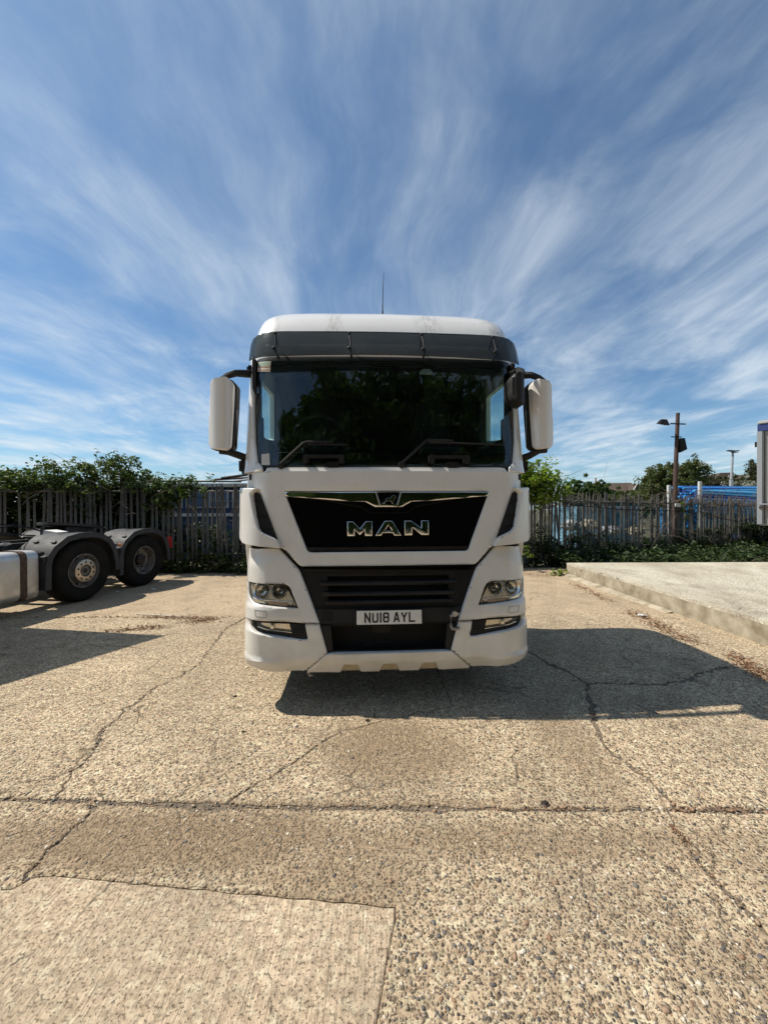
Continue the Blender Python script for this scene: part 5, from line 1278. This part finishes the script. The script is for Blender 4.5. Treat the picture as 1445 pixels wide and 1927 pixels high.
# stack of blue pipes
BP = empty('pipe_stack', (17.5, 18.7, 0), R(8), label='big stack of bright blue plastic pipes behind the right fence', cat='pipe stack')
g_ = random.Random(8); pm = {}
for key, mm in (('a', 'bluepipe'), ('b', 'bluepipe2'), ('c', 'bluepipe3')):
    mb = MB(); mb.tube([(-3.4, 0, 0), (3.4, 0, 0)], .055, 8); bm = mb.bm; pm[key] = finish(bm, 'pipe', M[mm], 50)
for row in range(17):
    for col in range(4):
        e = link('pipe', pm[g_.choice('aabc' if row > 11 else 'aacc')], BP); e.location = (g_.gauss(0, .16) - .02 * row, -.42 + col * .16 + g_.gauss(0, .02), 0.62 + row * .122 + g_.gauss(0, .012)); e.rotation_euler = (0, R(g_.gauss(0, .5)), R(g_.gauss(0, .6)))
for row in range(9):
    for col in range(3):
        e = link('pipe', pm[g_.choice('bbac')], BP); e.location = (-2.0 + g_.gauss(0, .18), -1.0 + col * .15, 1.40 + row * .118); e.rotation_euler = (0, R(2.4 + g_.gauss(0, .8)), R(g_.gauss(-6, 1))); e.scale = (.45, 1, 1)
for x in (-2.6, 0, 2.6): MB().box((x, .0, .28), (.16, 1.2, .56)).build('bearer', M['bluepipe3'], BP)
LBP = empty('pipe_stack', (10.9, 14.6, 0), R(14), label='low bundle of light blue plastic pipes seen through the fence pales', cat='pipe stack')
for row in range(12):
    for col in range(2):
        e = link('pipe', pm['b'], LBP); e.location = (g_.gauss(0, .03), col * .12, .62 + row * .085); e.scale = (.11, .7, .7)
MB().box((.5, .05, .8), (.14, .2, 1.7)).build('bearer', M['bluepipe3'], LBP)

# debris netting along the back of the fence
bm = bmesh.new(); cols_ = []
for k in range(60):
    x = 4.2 + k * .18; Y = 10.7 + (x - 4) * .374 + .35 + .06 * math.sin(k * .9); zt = 1.98 - .006 * k + .03 * math.sin(k * .35)
    cols_.append([bm.verts.new((x, Y + .05 * math.sin(k * 1.7 + j), .3 + (zt - .3) * j / 6)) for j in range(7)])
for A, B in zip(cols_, cols_[1:]):
    for j in range(6): bm.faces.new((A[j], B[j], B[j + 1], A[j + 1]))
tag(link('debris_netting', finish(bm, 'debris_netting', M['net'], 60)), 'teal debris netting stretched behind the long right fence', 'netting')
# pale rubbish and a low wall of sacks behind the netting
g_ = random.Random(5)
for i, (px, py, Y, lab) in enumerate(((1075, 990, 13.2, 'crumpled white rubble sack nearest the lorry, behind the right fence'), (1108, 988, 13.6, 'white rubble sack behind the hanging cable loop'), (1150, 1000, 14.2, 'pale rubble sack behind the middle of the right fence'), (1195, 1002, 15, 'pale sack low behind the fence left of the floodlight post'))):
    c = at(px, py, Y); bm = bmesh.new(); bmesh.ops.create_icosphere(bm, subdivisions=3, radius=1)
    for v in bm.verts:
        n_ = mn.noise(v.co * 2.2 + Vector((i * 7, 0, 0))); v.co = Vector((v.co.x * .30, v.co.y * .3, v.co.z * .18)) * (1 + .45 * n_)
    o = link('rubble_sack', finish(bm, 'rubble_sack', M['platform_face'] if i % 2 else M['pole'], 25)); o.location = (c.x, c.y, max(.4, c.z)); tag(o, lab, 'sack')
sh = empty('blue_skip', (9.0, 16.4, 0), R(12), label='pale blue metal container standing behind the middle of the right fence', cat='container')
MB().box((0, 0, .85), (3.0, 1.6, 1.7)).build('body', mat('pale_blue_paint', (.20, .38, .50), .5, var=.3, vscale=3), sh, bevel=.03)
for k in range(7): MB().box((-1.3 + k * .43, -.83, .85), (.07, .06, 1.6)).build('rib', mat('pale_blue_rib', (.16, .30, .42), .5), sh)
MB().box((0, -.84, 1.62), (3.04, .08, .09)).build('rim', M['pole'], sh)

# house with a brown roof
HS = empty('house', (41.5, 70, 0), R(-8), label='brick house with a brown tiled roof beyond the right fence', cat='house'); HS.scale = (.9, 1, 1.22)
MB().box((0, 0, 1.6), (7.4, 6, 3.4)).build('wall', M['bricks'], HS)
MB().hexa([(-4.1, -3.5, 3.2), (4.1, -3.5, 3.2), (4.1, 3.5, 3.2), (-4.1, 3.5, 3.2), (-3.9, -.1, 5.2), (3.6, -.1, 5.2), (3.6, .1, 5.2), (-3.9, .1, 5.2)]).build('roof', M['rooftile'], HS, angle=20)
MB().prism([(1.2, 3.1), (4.2, 3.1), (2.7, 4.9)], 'y', -4.2, -1.2).build('gable', M['rooftile'], HS, angle=20)
MB().tube([(1.1, -4.25, 3.1), (2.7, -4.25, 5.0), (4.3, -4.25, 3.1)], .09, 4).build('barge_board', M['whitepost'], HS)
for x in (-3.0, -1.2, 2.6):
    wf = MB().box((x, -3.03, 2.3), (1.2, .08, 1.2)).build('window', M['whitepost'], HS); MB().box((x, -3.08, 2.3), (.95, .04, .95)).build('pane', M['cabinglass'], wf)
MB().tube([(-3.0, .1, 5.0), (-3.0, .1, 6.0)], .16, 4).build('chimney', M['bricks'], HS)
# far terrace with dark pitched roofs
for i, (px, w_, Y, zt, lab) in enumerate(((1347, 1.7, 70, 7.9, 'dark pitched far roof left of the thin street lamp'), (1399, 1.5, 76, 8.3, 'dark pitched far roof beside the trailer'))):
    c = at(px, 900, Y); h_ = empty('house', (c.x, Y, 0), R(-20), label=lab, cat='house')
    MB().box((0, 0, 2.8), (w_ * 1.6, 5, 5.6)).build('wall', M['bricks'], h_)
    MB().hexa([(-w_, -3, 5.6), (w_, -3, 5.6), (w_, 3, 5.6), (-w_, 3, 5.6), (-w_ * .2, -2.6, zt), (w_ * .9, -2.6, zt), (w_ * .9, 2.6, zt), (-w_ * .2, 2.6, zt)]).build('roof', M['rooftile'], h_, angle=20)
    wf = MB().box((-1, -2.53, 3.4), (1.1, .08, 1.2)).build('window', M['whitepost'], h_); MB().box((-1, -2.58, 3.4), (.9, .04, 1.0)).build('pane', M['cabinglass'], wf)

# trees beyond the right fence
c = at(1264, 960, 36); tree('birch_tree', (c.x, 36, 0), 6.8, [(-.5, 0, 4.2, 1.9, 1.6, 1.7), (-2.0, 0, 3.0, 1.3, 1.2, 1.9), (1.7, 0, 5.3, 1.4, 1.2, 1.15), (1.5, .3, 3.0, 1.8, 1.2, 1.6), (.1, -.2, 2.2, 2.4, 1.3, 1.5)], 'large drooping birch tree behind the floodlight post', M['birch'], 620, 70, .11, 41, .2, droop=.6)
c = at(1095, 960, 40); tree('round_tree', (c.x, 40, 0), 5.2, [(0, 0, 3.4, 1.7, 1.5, 1.5), (-1.0, 0, 2.6, 1.1, 1.2, 1.2), (1.3, .2, 2.9, 1.4, 1.2, 1.25)], 'small round green tree between the bright bush and the house', M['tree'], 260, 75, .11, 42)
c = at(1132, 960, 62); tree('round_tree', (c.x, 62, 0), 5.6, [(0, 0, 4.0, 2.0, 1.5, 1.6), (1.6, 0, 3.7, 1.6, 1.3, 1.2)], 'dark far tree just left of the brown roof', M['tree'], 160, 60, .16, 43)
c = at(1172, 960, 30); tree('low_tree', (c.x, 30, 0), 3.0, [(-.6, 0, 1.8, 1.0, .8, .95), (.8, 0, 1.9, 1.1, .8, 1.0)], 'low yellowish tree in front of the brick house', M['birch'], 160, 70, .08, 44, .08)
c = at(1195, 960, 44); tree('low_tree', (c.x, 44, 0), 4.0, [(0, 0, 2.5, 1.5, 1.2, 1.5), (2.2, 0, 2.4, 1.5, 1.2, 1.5)], 'low dark tree between the house and the big birch', M['tree'], 170, 70, .12, 45, .1)
c = at(1340, 960, 48); tree('low_tree', (c.x, 48, 0), 6.0, [(-1.0, 0, 4.2, 2.0, 1.6, 1.6), (2.0, 0, 4.0, 1.9, 1.5, 1.5), (4.2, 0, 4.1, 1.8, 1.5, 1.5), (1, 0, 2.4, 3.6, 1.6, 1.6)], 'brownish tree belt behind the blue pipe stack', M['far'], 520, 70, .14, 46, .2)
c = at(1412, 960, 40); tree('tall_tree', (c.x, 40, 0), 7.4, [(.9, 0, 5.4, 1.1, 1.0, 1.2), (.2, 0, 3.9, 1.6, 1.2, 1.5), (1.6, 0, 3.4, 1.6, 1.2, 1.8)], 'tall drooping tree partly hidden by the trailer at the right edge', M['far'], 280, 70, .11, 47, .15, droop=.5)
wb = at(1408, 925, 33); o = empty('blossom_tree', (wb.x, 33, 0), label='pale blossoming tree between the street lamp and the trailer', cat='tree')
M['blossom'] = leafmat('blossom', (.22, .22, .20), (.40, .40, .38), (.55, .55, .52), .2)
cc_ = q.normal(size=(60, 3)) * np.array([.9, .5, .55]) + np.array([0, 0, 3.2]); leaves('crown', clumps(q, cc_, .28, 42), .06, M['blossom'], o, 48, 1.); MB().tube([(0, 0, 0), (0, 0, 3.2)], [.12, .05], 6).build('trunk', M['bark'], o)

# box trailer at the right edge
TL = empty('trailer', (10.66, 11.0, 0), R(-45), label='grey box trailer with a navy blue top band at the right edge', cat='trailer')
MB().box((1.28, 6.2, 2.52), (2.44, 12.3, 2.86)).build('body', M['trailer'], TL, bevel=.02)
MB().box((1.28, .03, 3.88), (2.52, .10, .22)).build('top_band', M['navy'], TL, bevel=.015)
MB().box((1.28, .02, 4.03), (2.50, .13, .09)).build('roof_cap', M['whitepost'], TL, bevel=.02)
for x in (.07, 2.49): MB().box((x, .02, 2.45), (.12, .10, 2.66)).build('corner_post', M['pole'], TL, bevel=.015)
MB().box((.17, -.03, 2.45), (.025, .03, 2.6)).build('post_shadow_strip', M['void'], TL)  # solid dark strip standing in for the shadow beside the corner post
for z in (1.70, 1.61): MB().box((1.28, -.035, z), (2.46, .05, .045)).build('rail', M['brown'] if z < 1.65 else M['pole'], TL, bevel=.008)
MB().box((.0, .06, 3.42), (.07, .10, .14)).build('side_marker', M['black'], TL)
MB().box((1.28, 6.2, 1.05), (1.0, 12.0, .24)).build('chassis', M['chassis'], TL)
for x in (.5, 2.06): MB().box((x, 2.4, .55), (.12, .12, 1.1)).build('landing_leg', M['chassis'], TL)
for y in (8.2, 9.5, 10.8):
    wheel(TL, .06, y, .53, -1, 'drive'); wheel(TL, 2.5, y, .53, 1, 'drive')

# ------------------------------------------------------------------ behind the left fence
SCN = empty('site_cabin', (-5.6, 12.6, 0), R(1), label='blue site cabin with a white roof edge behind the left fence', cat='cabin')
MB().box((.2, 1.2, 1.15), (3.9, 2.4, 2.3)).build('wall', M['cabinblue'], SCN, bevel=.02)
MB().box((.2, 1.2, 2.42), (4.1, 2.6, .12)).build('roof', M['cabinwhite'], SCN, bevel=.02)
for x in (-1.3, -.55, .2, .95, 1.7):
    wf = MB().box((x, -.02, 1.95), (.62, .06, .55)).build('window', M['cabinwhite'], SCN); MB().box((x, -.055, 1.95), (.54, .02, .47)).build('pane', M['cabinglass'], wf)
MB().box((.2, -.04, 1.45), (3.9, .04, .10)).build('stripe', M['cabinwhite'], SCN)
for (a, b_, r_, lab) in (((-5.5, 12.5, 2.60), (-4.05, 12.4, 2.66), .035, 'brown pole lying along the front edge of the cabin roof'), ((-7.8, 12.4, 2.56), (-4.6, 12.4, 2.52), .028, 'long thin pole lying along the white cabin roof')):
    tag(MB().tube([a, b_], r_, 8).build('pole', M['brown']), lab, 'pole')
tag(MB().tube([(-4.75, 12.2, 2.52), (-3.65, 12.2, 2.66)], .035, 8).build('pole', M['pole']), 'short pale pole end beside the propped dark pole on the cabin roof', 'pole')
pp = empty('prop_pole', (-5.2, 12.3, 2.62), label='dark steel prop with a square end plate sticking up from the cabin roof', cat='prop')
MB().tube([(0, 0, 0), (.95, 0, .13), (1.72, -.1, .24)], [.045, .038, .032], 8).build('tube', M['black'], pp); MB().box((1.73, -.1, .24), (.035, .22, .30), Matrix.Rotation(R(-8), 3, 'Y')).build('end_plate', M['black'], pp)
c = at(262, 960, 16); tree('round_tree', (c.x, 16, 0), 3.2, [(0, 0, 2.4, 1.0, .9, .8), (-1.2, .2, 2.3, .9, .8, .7)], 'rounded dark tree top behind the left hedge', M['tree'], 70, 60, .06, 51, .1)
c = at(-4, 960, 13); o = empty('spiky_plant', (c.x, 13, 0), label='spiky plant poking above the hedge at the left edge', cat='plant')
for k in range(11):
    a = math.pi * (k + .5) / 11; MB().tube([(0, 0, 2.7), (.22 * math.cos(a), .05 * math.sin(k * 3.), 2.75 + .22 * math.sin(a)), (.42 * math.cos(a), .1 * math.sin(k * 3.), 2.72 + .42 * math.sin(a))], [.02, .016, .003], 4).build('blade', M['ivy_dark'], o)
MB().tube([(0, 0, 0), (0, 0, 2.72)], .07, 6).build('stem', M['bark'], o)

# trees standing behind the photographer (they show in the windscreen and shade the truck's front from the sky)
for i, (x, y, h, s_, lab) in enumerate(((-1.0, -10.5, 14.0, 1.0, 'tall broad tree behind the photographer, middle of the row'), (5.2, -11.5, 15.0, 1.1, 'tall broad tree behind the photographer, right of the row'), (11.5, -10, 14.0, 1.1, 'tall broad tree behind the photographer, far right of the row'), (-6.5, -15, 9.0, .9, 'shorter tree behind the photographer, left end of the row'), (2.2, -15.5, 17.0, 1.15, 'tallest tree behind the photographer, second row middle'), (9.0, -15.5, 17.0, 1.15, 'tallest tree behind the photographer, second row right'))):
    tree('broad_tree', (x, y, 0), h, [(0, 0, h * .64, 3.9 * s_, 2.6, h * .34), (-1.6 * s_, .3, h * .42, 2.3, 2.0, h * .26), (1.7 * s_, -.2, h * .46, 2.4, 2.0, h * .28), (0, .4, h * .25, 3.0, 1.8, h * .2)], lab, M['tree'], 850, 70, .21, 60 + i, .28)

# small litter on the yard
o = tag(MB().tube([(-3.80, 5.86, .012), (-3.42, 5.79, .012), (-3.02, 5.70, .014)], .007, 5).build('stick', M['stick']), 'thin pale stick lying on the yard near the tractor unit', 'stick')
def crumple(name, loc, s_, m, lab, cat, seed):
    bm = bmesh.new(); bmesh.ops.create_icosphere(bm, subdivisions=2, radius=1); g2 = random.Random(seed)
    for v in bm.verts: v.co = Vector((v.co.x * s_[0], v.co.y * s_[1], max(-.2, v.co.z) * s_[2])) * g2.uniform(.7, 1.25)
    o = link(name, finish(bm, name, m, 20)); o.location = loc; return tag(o, lab, cat)
a = gp(1206, 1163); crumple('litter', (a[0], a[1], .012), (.075, .04, .025), M['whitepost'], 'crumpled white packaging lying near the platform foot', 'litter', 1)
a = gp(287, 1109); crumple('litter', (a[0], a[1], .012), (.05, .03, .02), M['whitepost'], 'scrap of white paper near the tractor unit rear wheel', 'litter', 2)
a = gp(219, 1113); crumple('litter', (a[0], a[1], .012), (.035, .025, .02), M['whitepost'], 'white crumb of litter in front of the tractor unit wheels', 'litter', 3)
for i, (px, py, r_, lab) in enumerate(((440, 1311, .012, 'dark stone left of the lorry bumper on the open yard'), (455, 1378, .010, 'small dark stone midway on the left yard slab'), (555, 1368, .012, 'pale flat pebble just in front of the lorry shadow'), (690, 1358, .013, 'dark stone at the edge of the lorry shadow'), (1024, 1518, .017, 'smooth grey stone lying by the crack crossing at right'))):
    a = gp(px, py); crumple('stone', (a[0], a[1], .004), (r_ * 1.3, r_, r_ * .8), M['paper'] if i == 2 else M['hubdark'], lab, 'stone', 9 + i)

# bundles of leaves and stems that nobody could count stay joined
for o_ in bpy.data.objects:
    if o_.type == 'MESH' and o_.parent and o_.name.split('.')[0] in ('leaf', 'leaf_mass', 'ground_leaves', 'sprig', 'crown', 'stem'): o_['kind'] = 'stuff'
